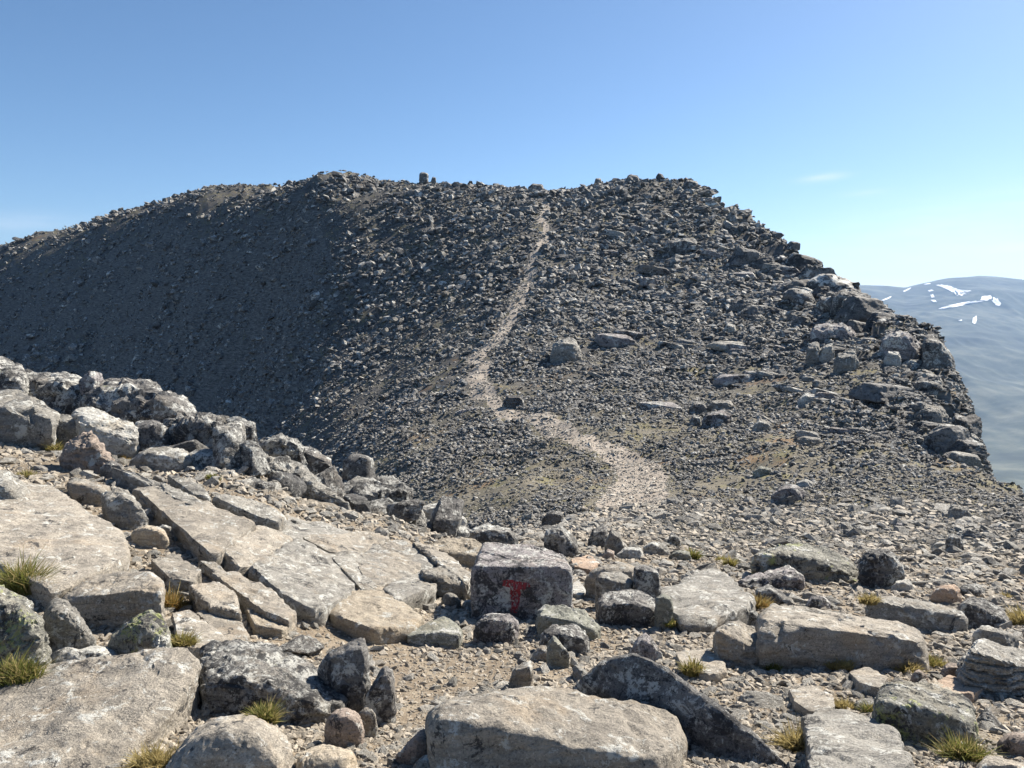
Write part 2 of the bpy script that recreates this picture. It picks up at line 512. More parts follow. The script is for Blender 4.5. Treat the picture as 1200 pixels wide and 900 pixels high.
# ------------------------------------------------------------------ mesh helpers
def mesh_from(name, verts, faces, material, smooth_shade=True):
    me = bpy.data.meshes.new(name)
    verts = np.asarray(verts, np.float32)
    faces = np.asarray(faces, np.int32)
    k = faces.shape[1]
    me.vertices.add(len(verts))
    me.vertices.foreach_set('co', verts.ravel())
    me.loops.add(faces.size)
    me.loops.foreach_set('vertex_index', faces.ravel())
    me.polygons.add(len(faces))
    me.polygons.foreach_set('loop_start', np.arange(0, faces.size, k, dtype=np.int32))
    me.polygons.foreach_set('loop_total', np.full(len(faces), k, np.int32))
    me.polygons.foreach_set('use_smooth', np.full(len(faces), smooth_shade))
    me.update(calc_edges=True)
    me.validate()
    if material:
        me.materials.append(material)
    return me

def link(name, me, loc=(0, 0, 0), parent=None):
    o = bpy.data.objects.new(name, me)
    COL.objects.link(o)
    o.location = loc
    if parent is not None:
        o.parent = parent
    return o

def tag(o, label=None, cat=None, group=None, kind=None):
    for k, v in (('label', label), ('category', cat), ('group', group), ('kind', kind)):
        if v:
            o[k] = v
    return o

# ------------------------------------------------------------------ terrain sheet
TH = np.radians(np.concatenate([np.linspace(-180, -44, 40)[:-1], np.linspace(-44, 44, 640), np.linspace(44, 180, 40)[1:]]))
R = np.concatenate([[0.12, 0.4, 0.8], np.exp(np.linspace(math.log(1.2), math.log(470), 520)), [520, 600, 700, 800, 900]])
TG, RG = np.meshgrid(TH, R, indexing='ij')
X, Y = RG * np.sin(TG), RG * np.cos(TG)
Z = height(X.ravel(), Y.ravel()).reshape(X.shape)
Z = Z - smooth(470, 880, RG) * 700
nT, nR = X.shape
idx = np.arange(nT * nR).reshape(nT, nR)
quads = np.stack([idx[:-1, :-1], idx[1:, :-1], idx[1:, 1:], idx[:-1, 1:]], -1).reshape(-1, 4)
quads = quads[:, ::-1]
V = np.stack([X, Y, Z], -1).reshape(-1, 3)
qc = V[quads].mean(1)
qr = np.hypot(qc[:, 0], qc[:, 1])

PATH_PX = [(715, 618, 62), (735, 600, 100), (748, 580, 78), (752, 562, 58), (736, 545, 50), (712, 528, 40), (680, 513, 38), (645, 502, 34), (612, 492, 30),
           (590, 478, 28), (572, 460, 26), (556, 440, 22), (562, 420, 22), (578, 402, 22), (594, 380, 20), (604, 358, 18), (612, 335, 16), (622, 312, 14),
           (632, 290, 12), (638, 268, 10), (640, 248, 9), (634, 232, 9)]
PATH = []
for px, py, w in PATH_PX:
    p = ground_hit(px, py)
    PATH.append((p[0], p[1], w * p[1] / FOC * (0.44 if py > 500 else 0.42)))
PATH = np.array(PATH)
_pp = []
for a, b in zip(PATH[:-1], PATH[1:]):
    for t in np.linspace(0, 1, 4)[:-1]:
        _pp.append(a + (b - a) * t)
PATH = np.array(_pp + [PATH[-1]])
PATH[:, 0] += 0.013 * PATH[:, 1] * fbm(np.stack([PATH[:, 1] * 0.16, 0 * PATH[:, 1], 0 * PATH[:, 1]], 1), 2, 66)

def path_dist(x, y):
    """distance to the path's centre line divided by its half width there"""
    P = np.stack([x, y], 1)
    best = np.full(len(P), 1e9)
    for a, b in zip(PATH[:-1], PATH[1:]):
        ab = b[:2] - a[:2]
        t = np.clip(((P - a[:2]) @ ab) / (ab @ ab), 0, 1)
        d = np.hypot(*(P - a[:2] - t[:, None] * ab).T)
        best = np.minimum(best, d / (a[2] + t * (b[2] - a[2])) / 1.25)
    return best

pm = np.full(len(qc), 9.0)
near_path = (qr > 12) & (qr < 185) & (np.abs(qc[:, 0]) < 14) & (qc[:, 1] > 0)
pm[near_path] = path_dist(qc[near_path, 0], qc[near_path, 1])
Pn = np.stack([qc[:, 0], qc[:, 1], 0 * qr], 1)
pm[near_path] += np.where(qr[near_path] > 52, 0.95, 0.25) * fbm(Pn[near_path] * 0.4, 4, 61)
is_path = pm < 0.9
is_near = (qr < 24) & ~is_path
is_hill = (qr >= 24) & ~is_path

def sub_sheet(name, mask, material, label=None):
    q = quads[mask]
    u, inv = np.unique(q.ravel(), return_inverse=True)
    me = mesh_from(name, V[u], inv.reshape(-1, 4), material)
    return tag(link(name, me), kind='structure')

sub_sheet('ground', is_near, M_GROUND)
sub_sheet('mountain_slope', is_hill, M_GROUND)
sub_sheet('path', is_path, M_PATH)

# ------------------------------------------------------------------ rocks: one builder for every stone
_ico = {}
def ico(sub):
    if sub not in _ico:
        bm = bmesh.new()
        bmesh.ops.create_icosphere(bm, subdivisions=sub, radius=1.0)
        v = np.array([x.co[:] for x in bm.verts])
        f = np.array([[w.index for w in p.verts] for p in bm.faces])
        bm.free()
        _ico[sub] = (v / np.linalg.norm(v, axis=1)[:, None], f)
    return _ico[sub]

def hull_planes(pts):
    bm = bmesh.new()
    for p in pts:
        bm.verts.new(p)
    bmesh.ops.convex_hull(bm, input=bm.verts)
    bm.normal_update()
    pl = []
    c = np.mean(pts, 0)
    for f in bm.faces:
        if f.calc_area() < 1e-9:
            continue
        n = np.array(f.normal)
        q = np.array(f.verts[0].co)
        if n @ (q - c) < 0:
            n = -n
        pl.append((n, n @ q, f.calc_area()))
    bm.free()
    pl.sort(key=lambda t: -t[2])
    out = []
    for n, h, a in pl:
        for m in out:
            if n @ m[0] > 0.985:
                m[1] = max(m[1], h - 0.0)
                break
        else:
            out.append([n, h])
    return np.array([o[0] for o in out]), np.array([o[1] for o in out])

def fine_hull(pts, L):
    """the hull of pts as triangles whose edges are at most about L long"""
    bm = bmesh.new()
    for p in pts:
        bm.verts.new(p)
    r = bmesh.ops.convex_hull(bm, input=bm.verts)
    bmesh.ops.delete(bm, geom=[g for g in set(r['geom_interior'] + r['geom_unused']) if isinstance(g, bmesh.types.BMVert) and g.is_valid], context='VERTS')
    bmesh.ops.dissolve_limit(bm, angle_limit=math.radians(4), verts=bm.verts, edges=bm.edges)
    bmesh.ops.triangulate(bm, faces=bm.faces)
    for _ in range(9):
        long_ = [e for e in bm.edges if e.calc_length() > L]
        if not long_ or len(bm.verts) > 22000:
            break
        bmesh.ops.subdivide_edges(bm, edges=long_, cuts=1)
        bmesh.ops.triangulate(bm, faces=[f for f in bm.faces if len(f.verts) > 3], quad_method='SHORT_EDGE')
    bm.verts.index_update()
    v = np.array([x.co[:] for x in bm.verts])
    f = np.array([[w.index for w in p.verts] for p in bm.faces])
    bm.free()
    return v, f

def vert_normals(v, f):
    n = np.cross(v[f[:, 1]] - v[f[:, 0]], v[f[:, 2]] - v[f[:, 0]])
    out = np.zeros_like(v)
    for k in range(3):
        np.add.at(out, f[:, k], n)
    return out / (np.linalg.norm(out, axis=1)[:, None] + 1e-12)

RES = {3: 8, 4: 17, 5: 27, 6: 42}      # mesh cells along a rock's longest side

def rock_mesh(name, pts, material, seed=0, p=16, sub=4, rough=0.03, crack=0.02, strata=0.0, chips=5, flat=False):
    """a boulder: the solid bounded by the hull of pts, its edges worn, chipped and roughened"""
    rng = np.random.RandomState(seed + 1)
    pts = np.asarray(pts, float)
    lo, hi = pts.min(0), pts.max(0)
    c = (lo + hi) / 2
    ext = hi - lo
    P0 = pts - c
    size = float(np.prod(np.maximum(ext, 0.02)) ** (1 / 3))
    v, f = fine_hull(P0, ext.max() / RES[sub])
    n, h = hull_planes(P0)
    for _ in range(chips):                      # knock off corners
        k = P0[rng.randint(len(P0))] / np.maximum(ext, 0.02)
        d = k / (np.linalg.norm(k) + 1e-9) + rng.normal(0, 0.45, 3)
        d = d / np.maximum(ext, 0.02)
        d /= np.linalg.norm(d)
        s = (P0 @ d).max()
        n = np.vstack([n, d])
        h = np.append(h, s * rng.uniform(0.80, 0.96))
    h = np.maximum(h, 0.03 * size)
    if p >= 13:
        p = p * 1.6
    t = np.maximum(v @ n.T, 0) / h
    v = v * ((t ** p).sum(1) ** (-1.0 / p))[:, None] * 1.01
    nd = vert_normals(v, f)
    if (nd * v).sum() < 0:
        f, nd = f[:, ::-1], -nd
    off = rng.uniform(-50, 50, 3)
    q = v / size
    # broad dents, worn facets, and a pitted surface
    s = rough * size * (1.5 * fbm(q * 1.7 + off, 3, seed) + 1.1 * (cells(q[:, [0, 2]] * 2.6 + q[:, [1]] * 1.7 + off[:2], seed) * 0.5) + 1.1 * fbm(q * 5.5 + off, 3, seed + 3, ridged=True) + 0.6 * fbm(q * 16 + off, 2, seed + 4))
    if crack:
        rg = fbm(q * np.array([1.2, 1.2, 2.0]) * 1.6 + off, 2, seed + 9)
        s -= crack * size * np.exp(-(rg / 0.04) ** 2)
    if strata:
        tilt = rng.normal(0, 0.25, 2)
        zz = q[:, 2] + tilt[0] * q[:, 0] + tilt[1] * q[:, 1]
        zz = zz * 9 + 0.8 * fbm(q * 2 + off, 2, seed + 5)
        s -= strata * size * (np.abs((zz % 1.0) - 0.5) < 0.12) * (1 - np.abs(nd[:, 2]))
        s += strata * 0.6 * size * vnoise(np.stack([np.floor(zz), 0 * zz, 0 * zz], 1) * 3.7 + off, seed) * (1 - np.abs(nd[:, 2]))
    v = v + nd * s[:, None] + c
    org = np.array([c[0], c[1], lo[2]])
    me = mesh_from(name, v - org, f, material, not flat)
    if not flat:
        me.set_sharp_from_angle(angle=math.radians(35))
    return me, org

# loose shapes for pebbles and scree
def random_points(rng, flatness, n=11):
    d = rng.normal(size=(n, 3))
    d /= np.linalg.norm(d, axis=1)[:, None]
    return d * rng.uniform(0.8, 1.1, (n, 1)) * np.array([1.0, rng.uniform(0.6, 0.9), flatness])

def blocky_points(rng, flatness):
    """corners of a broken block or plate"""
    q = np.array([(a, b, d) for a in (-1, 1) for b in (-1, 1) for d in (-1, 1)], float) * 0.8
    q = q * np.array([1.0, rng.uniform(0.55, 0.85), flatness]) * (1 + rng.uniform(-0.42, 0.3, (8, 3)))
    q[q[:, 2] > 0, :2] *= rng.uniform(0.55, 0.95)
    ex = rng.normal(size=(4, 3))
    ex = ex / np.linalg.norm(ex, axis=1)[:, None] * np.array([0.95, 0.75, flatness * 0.95])
    return np.vstack([q, ex])

def variants(stem, count, material, lo, hi, seed, n=12):
    """angular broken stones: plain hulls of a few points, unit long"""
    out = []
    for k in range(count):
        rng = np.random.RandomState(seed + k)
        v, f = fine_hull((blocky_points(rng, rng.uniform(lo, hi)) if k % 2 else random_points(rng, rng.uniform(lo, hi), n)) * 0.5, 9)
        nd = vert_normals(v, f)
        if (nd * v).sum() < 0:
            f = f[:, ::-1]
        out.append(mesh_from(stem, v, f, material, False))
    return out

def scatter(name, pts, scale, rot, which, protos, label, cat=None):
    """countless loose stones as ONE object: a point cloud mesh with the stones put on it by geometry nodes"""
    pc = bpy.data.collections.new(name + '_shapes')
    for k, me in enumerate(protos):
        pc.objects.link(bpy.data.objects.new('stone_shape_%02d' % k, me))
    me = bpy.data.meshes.new(name)
    me.vertices.add(len(pts))
    me.vertices.foreach_set('co', np.asarray(pts, np.float32).ravel())
    for nm, typ, data, key in (('stone_scale', 'FLOAT_VECTOR', scale, 'vector'), ('stone_rot', 'FLOAT_VECTOR', rot, 'vector'), ('stone_kind', 'INT', which, 'value')):
        a = me.attributes.new(nm, typ, 'POINT')
        a.data.foreach_set(key, np.asarray(data, np.int32 if typ == 'INT' else np.float32).ravel())
    o = link(name, me)
    g = bpy.data.node_groups.new(name + '_nodes', 'GeometryNodeTree')
    g.interface.new_socket('Geometry', in_out='INPUT', socket_type='NodeSocketGeometry')
    g.interface.new_socket('Geometry', in_out='OUTPUT', socket_type='NodeSocketGeometry')
    gi, go = g.nodes.new('NodeGroupInput'), g.nodes.new('NodeGroupOutput')
    iop = g.nodes.new('GeometryNodeInstanceOnPoints')
    ci = g.nodes.new('GeometryNodeCollectionInfo')
    ci.inputs['Collection'].default_value = pc
    ci.inputs['Separate Children'].default_value = True
    ci.inputs['Reset Children'].default_value = True
    iop.inputs['Pick Instance'].default_value = True
    def attr(nm, typ):
        n = g.nodes.new('GeometryNodeInputNamedAttribute')
        n.data_type = typ
        n.inputs['Name'].default_value = nm
        return n.outputs['Attribute']
    e2r = g.nodes.new('FunctionNodeEulerToRotation')
    L = g.links.new
    L(gi.outputs[0], iop.inputs['Points'])
    L(ci.outputs[0], iop.inputs['Instance'])
    L(attr('stone_kind', 'INT'), iop.inputs['Instance Index'])
    L(attr('stone_rot', 'FLOAT_VECTOR'), e2r.inputs[0])
    L(e2r.outputs[0], iop.inputs['Rotation'])
    L(attr('stone_scale', 'FLOAT_VECTOR'), iop.inputs['Scale'])
    L(iop.outputs[0], go.inputs[0])
    md = o.modifiers.new('stones', 'NODES')
    md.node_group = g
    return tag(o, label, cat, kind='stuff')

RS = np.random.RandomState(7)

def polar(n, r0, r1, th=40.0):
    t = np.radians(RS.uniform(-th, th, n))
    r = np.exp(RS.uniform(math.log(r0), math.log(r1), n))
    return r * np.sin(t), r * np.cos(t), r

# patches of trodden soil with few stones
BARE = []
for px, py, rad in [(430, 748, 70), (500, 792, 70), (575, 785, 50), (640, 785, 35), (690, 752, 40), (795, 655, 55), (745, 660, 30), (180, 640, 20), (60, 548, 40), (500, 840, 45), (730, 790, 25)]:
    g = ground_hit(px, py)
    BARE.append((g[0], g[1], rad * g[1] / FOC))

def bare_ground(x, y):
    v = np.zeros(len(x), bool)
    for a, b, q in BARE:
        v |= np.hypot(x - a, (y - b) * 0.7) < q
    return v

# gravel of the near ground
sx, sy, sr = polar(125000, 1.4, 26, 66)
dens = fbm(np.stack([sx, sy, 0 * sx], 1) * 0.8, 3, 71)
sz_ = sr ** 0.65 * np.exp(RS.normal(-4.25, 0.55, len(sr)))
sz_ = np.minimum(sz_, 0.0125 * sr)
keep = (RS.uniform(size=len(sr)) < 0.75 + 0.8 * dens) & (~bare_ground(sx, sy) | (RS.uniform(size=len(sr)) < np.where(sz_ < 0.009 * sr, 0.6, 0.1)))
sx, sy, sr, sz_ = sx[keep], sy[keep], sr[keep], sz_[keep]
gx_, gy_, gr_ = polar(115000, 1.4, 14, 66)                 # fine grit between
gs_ = gr_ * np.exp(RS.normal(-5.75, 0.35, len(gr_)))
sx, sy, sr, sz_ = np.r_[sx, gx_], np.r_[sy, gy_], np.r_[sr, gr_], np.r_[sz_, gs_]
zz = height(sx, sy) + sz_ * 0.05
scatter('gravel', np.stack([sx, sy, zz], 1), np.stack([sz_ * 1.2, sz_ * RS.uniform(0.8, 1.2, len(sz_)), sz_], 1),
        np.stack([RS.normal(0, 0.3, len(sr)), RS.normal(0, 0.3, len(sr)), RS.uniform(0, 6.28, len(sr))], 1), RS.randint(0, 12, len(sr)),
        variants('gravel_stone', 12, M_GRAVEL, 0.4, 0.75, 300, 16), 'loose tan and grey gravel strewn over the near ground')

# scree of the mountain
def scree(n, r0, r1, mean, sig, seed):
    x, y, r = polar(n, r0, r1, 38)
    t = edge_offset(x, y)
    P = np.stack([x, y, 0 * x], 1)
    big = fbm(P * 0.06, 3, seed)
    s = r * np.exp(RS.normal(mean, sig, n)) * (1 + 0.6 * big)
    s = s * (1 - 0.35 * smooth(55, 25, r) * smooth(-2, 6, x))
    # finer debris in the shaded bowl, coarse bands running down the slope
    band = fbm(np.stack([(0.62 * x - 0.78 * y) * 0.10, (0.78 * x + 0.62 * y) * 0.02, 0 * x], 1), 3, seed + 21)
    s = s * (1 + 0.7 * band) * (1 - 0.27 * smooth(-16, -44, x)) * (1 - 0.22 * smooth(175, 230, r))
    s = np.minimum(s, r * (0.0085 + 0.006 * smooth(60, 110, r)))
    pd = np.full(n, 9.0)
    m = (r < 185) & (np.abs(x) < 16)
    pd[m] = path_dist(x[m], y[m])
    pd[m] += np.where(r[m] < 52, 0.22, 0.5) * fbm(P[m] * 0.5, 3, 63)
    bare = fbm(P * 0.16, 3, seed + 4)                 # mossy gaps
    keep = (t < 5) & (RS.uniform(size=n) < np.where(pd < 1.0, 0.16, 1.0)) & (RS.uniform(size=n) < 0.85 + 1.5 * bare + 0.5 * smooth(55, 100, r))
    keep &= ~((pd < 1.2) & (s > 0.004 * r))
    return x[keep], y[keep], r[keep], s[keep]

x, y, r, s = scree(430000, 15, 460, -5.62, 0.62, 81)
z = height(x, y) + s * 0.08
k = len(x)
scatter('scree', np.stack([x, y, z], 1), np.stack([s * 1.35, s, s * RS.uniform(0.7, 1.1, k)], 1),
        np.stack([RS.normal(0.0, 0.35, k), RS.normal(0, 0.35, k), RS.uniform(0, 6.28, k)], 1), RS.randint(0, 14, k),
        variants('scree_stone', 14, M_SCREE, 0.35, 0.75, 400, 13), 'grey broken scree covering the whole mountainside')

# the stony pavement of the saddle
x, y, r = polar(150000, 14, 75, 38)
P = np.stack([x, y, 0 * x], 1)
keep = (RS.uniform(size=len(x)) < 0.75 + 1.2 * fbm(P * 0.3, 3, 171)) & (edge_offset(x, y) < 3) & (path_dist(x, y) + 0.3 * fbm(P * 0.6, 3, 61) > np.where(RS.uniform(size=len(x)) < 0.15, 0.0, 0.95)) & (RS.uniform(size=len(x)) < 1 - smooth(50, 75, r))
x, y, r = x[keep], y[keep], r[keep]
k = len(x)
s = r * np.exp(RS.normal(-6.1, 0.45, k))
scatter('saddle_gravel', np.stack([x, y, height(x, y) + s * 0.05], 1), np.stack([s * 1.3, s, s * RS.uniform(0.6, 1.0, k)], 1),
        np.stack([RS.normal(0.0, 0.3, k), RS.normal(0, 0.3, k), RS.uniform(0, 6.28, k)], 1), RS.randint(0, 12, k),
        variants('saddle_stone', 12, M_SADDLE, 0.35, 0.7, 700, 13), 'small grey and olive stones paving the saddle below the mountain')

# pale trodden stones on the path
x, y, r = polar(90000, 22, 185, 12)
pd = path_dist(x, y) + 0.5 * fbm(np.stack([x, y, 0 * x], 1) * 0.5, 3, 63)
keep = RS.uniform(size=len(x)) < np.clip(1.5 - pd, 0, 1) * 0.75
x, y, r = x[keep], y[keep], r[keep]
k = len(x)
s = r * np.exp(RS.normal(-6.05, 0.45, k))
scatter('path_gravel', np.stack([x, y, height(x, y) + s * 0.05], 1), np.stack([s * 1.3, s, s * 0.7], 1),
        np.stack([RS.normal(0.0, 0.25, k), RS.normal(0, 0.25, k), RS.uniform(0, 6.28, k)], 1), RS.randint(0, 10, k),
        variants('path_stone', 10, M_PATHSTONE, 0.4, 0.7, 600, 13), 'pale broken stones trodden into the mountain path')

# ------------------------------------------------------------------ boulders one by one
PLACED = []      # x, y, radius of everything set down so far
_seed = [1000]
ROCK_OBJECTS = []
LANDMARKS = []     # described boulders, used to say where the loose stones lie

def _drop(pts, depth=0.06):
    pts = np.asarray(pts)
    g = height(pts[:, 0], pts[:, 1]) - depth
    q = pts.copy()
    q[:, 2] = np.minimum(g, pts[:, 2] - 0.03)
    return q

def _finish(name, label, cat, material, P, parent=None, group=None, **kw):
    _seed[0] += 1
    dist = float(np.median(P[:, 1]))
    if '@' not in material and dist > 7.5:
        material += '@far' if dist > 24 else '@mid'
    me, org = rock_mesh(name, P, rock_mat(material), kw.pop('seed', _seed[0]), **kw)
    o = link(name, me, org)
    if parent is not None:
        o.parent = parent
        o.location = Vector(org) - parent.location
    if dist < 20:
        ROCK_OBJECTS.append(o)
        if label and len(label.split()) <= 8:
            LANDMARKS.append((P[:, 0].mean(), P[:, 1].mean(), label))
    w = (P[:, 0].max() - P[:, 0].min()) / 2
    d = (P[:, 1].max() - P[:, 1].min()) / 2
    PLACED.append((P[:, 0].mean(), P[:, 1].mean(), (w + d) / 2))
    return tag(o, label, cat, group, 'thing' if cat else None)

def rock(name, label, cat, material, O, E=(), D=None, dep=None, tilt=1.0, group=None, parent=None, drop=True, bulge=True, grow=1.0, skew=0.0, **kw):
    """a boulder from its outline O in the photograph and the front edge E of its top face"""
    O = np.array(O, float)
    O = O.mean(0) + (O - O.mean(0)) * grow
    ymax, ymin = O[:, 1].max(), O[:, 1].min()
    if D is None:
        low = O[O[:, 1] > ymax - 3].mean(0)
        D = ground_hit(low[0], low[1])[1]
    w = (O[:, 0].max() - O[:, 0].min()) * D / FOC
    if dep is None:
        if len(E):
            ye = np.mean([e[1] for e in E])
            ta, tb = direction(600, ye), direction(600, ymin)
            flat_ = D * ((-ta[2] / ta[1]) / max(-tb[2] / tb[1], 0.02) - 1)
            dep = float(np.clip(flat_ * 1.05, 0.3 * w, 1.15 * w))
        else:
            dep = 0.7 * w
    P = []
    for px, py in O:
        P.append(at(px, py, D + dep * tilt * (ymax - py) / max(ymax - ymin, 1) + skew * (px - O[:, 0].mean())))
    if len(E):
        for px, py in E:
            P.append(at(px, py, D + 0.04 * dep))
    elif bulge:
        c = O.mean(0)
        for px, py in O:
            if py > c[1] - 0.35 * (c[1] - ymin):
                continue
            P.append(at(c[0] + (px - c[0]) * 0.8, c[1] + (py - c[1]) * 0.55, D + 0.12 * dep))
    P = np.array(P)
    if drop:
        P = np.vstack([P, _drop(P)])
    else:                                            # perched on other stones: a back as deep as it is wide
        P = np.vstack([P, P + np.array([0, 0.6 * w, 0]) + np.outer(0.6 * w * np.minimum(1.25 * P[:, 2] / P[:, 1], -0.15), [0, 0, 1])])
    return _finish(name, label, cat, material, P, parent, group, **kw)

def slab(name, label, cat, material, O, h=0.15, parent=None, group=None, sink=0.1, grow=1.03, **kw):
    """a flat slab whose top face has the outline O and lies h above the ground under it"""
    O = np.array(O, float)
    O = O.mean(0) + (O - O.mean(0)) * grow
    P = np.array([ground_hit(px, py, h) for px, py in O])
    # a plane through the corners, so that the top is a single bed face
    A = np.c_[P[:, :2], np.ones(len(P))]
    co, *_ = np.linalg.lstsq(A, P[:, 2], rcond=None)
    Q = []
    for px, py in O:
        d = direction(px, py)
        s = co[2] / (d[2] - co[0] * d[0] - co[1] * d[1])
        Q.append(d * s)
    Q = np.array(Q)
    P = np.where(np.isfinite(Q) & (np.linalg.norm(Q - P, axis=1)[:, None] < 1.2), Q, P)
    low = _drop(P, sink)
    c = P.mean(0)
    low[:, :2] = c[:2] + (low[:, :2] - c[:2]) * 0.97
    kw.setdefault('p', 24)
    kw.setdefault('rough', 0.02)
    kw.setdefault('chips', 3)
    kw.setdefault('crack', 0.008)
    return _finish(name, label, cat, material, np.vstack([P, low]), parent, group, **kw)

B = 'boulder'
# the block with the red T
t_rock = rock('marked_block', 'squarish grey block with a red T painted on its shaded front', B, 'purple',
     [(555, 662), (563, 646), (590, 642), (632, 641), (661, 651), (668, 664), (668, 704), (650, 719), (600, 726), (558, 716), (555, 700)],
     [(556, 667), (600, 671), (655, 673), (667, 668)], p=34, sub=6, rough=0.014, chips=2, crack=0.004)

# foreground, left
rock('boulder', 'huge pale slab-like boulder filling the lower left corner', B, 'warm',
     [(-80, 805), (10, 788), (60, 780), (140, 768), (222, 757), (235, 775), (222, 808), (185, 848), (150, 884), (125, 915), (60, 950), (-80, 950)],
     D=2.42, dep=1.05, p=22, sub=6, rough=0.02, chips=2, crack=0.008, bulge=False)
rock('boulder', 'pale boulder mottled with black lichen beside the huge lower left one', B, 'speckled',
     [(232, 765), (247, 752), (300, 748), (345, 770), (398, 811), (396, 832), (370, 852), (300, 845), (240, 835)],
     [(236, 790), (290, 800), (350, 822), (392, 836)], sub=6, p=14, rough=0.03)
rock('boulder', 'rounded buff boulder cut by the bottom edge below the lichen-mottled one', B, 'warm',
     [(170, 925), (185, 893), (212, 866), (248, 836), (278, 832), (312, 838), (335, 855), (350, 890), (345, 930)],
     D=2.45, dep=0.5, sub=6, p=9, rough=0.02)
rock('boulder', 'buff stone lying low at the bottom edge between rounded stones', B, 'tan',
     [(345, 885), (375, 872), (415, 880), (422, 900), (415, 925), (345, 925)], D=2.55, dep=0.25, sub=4, p=10)
rock('boulder', 'pale flat stone behind the huge lower left slab', B, 'pale',
     [(52, 776), (60, 764), (90, 761), (125, 762), (150, 768), (140, 782), (60, 786)], D=3.6, dep=0.3, sub=4, p=8)
rock('boulder', 'rounded boulder with yellow lichen on its crown at the left', B, 'lichen',
     [(117, 766), (128, 748), (145, 730), (166, 712), (190, 711), (204, 735), (207, 766), (180, 775), (130, 776)], sub=5, p=8, rough=0.03, D=3.75)
rock('boulder', 'lichened boulder leaning behind the yellow-crowned one', B, 'grey',
     [(50, 718), (58, 700), (72, 699), (88, 716), (106, 740), (119, 758), (112, 772), (62, 772)], D=3.8, sub=5, p=9)
rock('boulder', 'fractured greenish boulder cut by the left edge above the huge slab', B, 'lichen',
     [(-60, 678), (8, 680), (24, 690), (52, 716), (62, 755), (45, 778), (0, 795), (-60, 800)], D=3.45, sub=5, p=12, rough=0.035, crack=0.03, strata=0.02)
rock('boulder', 'small dark boulder at the left edge beside tall grass', B, 'dark',
     [(-40, 650), (0, 648), (14, 655), (18, 668), (12, 688), (-10, 695), (-40, 695)], D=4.7, sub=4, p=10)
rock('boulder', 'dark jointed boulder with a green lichen patch at the left edge', B, 'grey',
     [(-60, 552), (0, 549), (20, 560), (40, 582), (47, 604), (36, 616), (0, 628), (-60, 632)], D=6.2, sub=5, p=14, crack=0.03)

# top of the knoll on the left
rock('boulder', 'lichen-white block standing highest at the left edge', B, 'speckled',
     [(-60, 424), (0, 420), (22, 423), (29, 434), (26, 458), (18, 470), (-60, 474)], [(-60, 440), (0, 437), (26, 440)], D=12.0, sub=5, p=20, grow=1.08)
rock('boulder', 'long dark boulder with a white top along the knoll crest', B, 'speckled',
     [(25, 436), (60, 439), (88, 443), (112, 458), (118, 476), (84, 488), (52, 480), (25, 470)], [(27, 445), (60, 450), (95, 456), (112, 466)], D=12.2, sub=5, p=30, grow=1.08, chips=9)
rock('boulder', 'small pointed stone perched on the knoll crest', B, 'purple',
     [(94, 446), (106, 434), (112, 436), (114, 448), (108, 462), (94, 462)], D=12.3, sub=4, p=14, grow=1.08, drop=False)
rock('boulder', 'large dark shaded boulder with a sunlit pale cap at the left edge', B, 'grey',
     [(-60, 470), (0, 466), (28, 465), (52, 474), (68, 483), (62, 500), (50, 522), (15, 534), (-60, 534)], [(-60, 478), (10, 475), (44, 484), (60, 494)], D=9.4, sub=5, p=30, grow=1.08, chips=9)
rock('boulder', 'wide black-lichened boulder on the knoll crest', B, 'dark',
     [(108, 462), (122, 450), (145, 451), (172, 462), (200, 466), (222, 476), (226, 492), (190, 502), (140, 500), (114, 488)], D=11.8, sub=5, p=14, grow=1.08, rough=0.05)
rock('boulder', 'squat grey boulder in front of the knoll crest', B, 'grey',
     [(64, 492), (74, 487), (92, 490), (101, 502), (98, 514), (70, 514)], D=10.0, sub=4, p=30, grow=1.08, chips=9)
rock('boulder', 'pale sunlit boulder leaning between the darker ones of the knoll', B, 'pale',
     [(86, 488), (94, 481), (110, 481), (150, 499), (159, 510), (155, 522), (120, 520), (98, 504)], [(92, 492), (125, 508), (152, 518)], D=9.8, sub=5, p=30, grow=1.08, chips=9)
rock('boulder', 'dark blocky stone right of the pale sunlit boulder', B, 'dark',
     [(154, 502), (162, 494), (184, 494), (198, 506), (198, 526), (165, 528)], D=10.0, sub=4, p=30, grow=1.08, chips=9)
rock('boulder', 'black and white lichened boulder heading the boulder tail', B, 'speckled',
     [(188, 502), (208, 488), (236, 484), (262, 491), (273, 502), (272, 524), (252, 533), (214, 524), (192, 516)], D=10.0, sub=5, p=14, grow=1.08, rough=0.05)
rock('boulder', 'boulder streaked white with lichen at the drop edge', B, 'speckled',
     [(266, 492), (282, 488), (298, 497), (302, 522), (288, 540), (268, 534)], D=10.2, sub=4, p=30, grow=1.08, chips=9)
rock('boulder', 'low dark rock under the white lichened boulders', B, 'grey',
     [(154, 540), (165, 528), (190, 524), (220, 530), (224, 545), (200, 554), (165, 556)], D=9.0, sub=4, p=30, grow=1.08, chips=9, strata=0.02)
rock('boulder', 'lichened rock with a yellow-green spot below the boulder tail', B, 'speckled',
     [(214, 536), (235, 526), (262, 530), (275, 545), (268, 562), (240, 562), (218, 552)], D=9.2, sub=4, p=30, grow=1.08, chips=9)
rock('boulder', 'reddish wedge-shaped stone standing on the bare soil', B, 'red',
     [(72, 541), (80, 522), (104, 508), (113, 517), (123, 537), (134, 546), (126, 554), (92, 553), (76, 546)], sub=5, p=30, grow=1.08, chips=9, rough=0.05)
rock('boulder', 'low rough stone right of the reddish wedge', B, 'dark',
     [(118, 548), (130, 540), (142, 545), (146, 556), (128, 560)], sub=4, p=30, grow=1.08, chips=9)
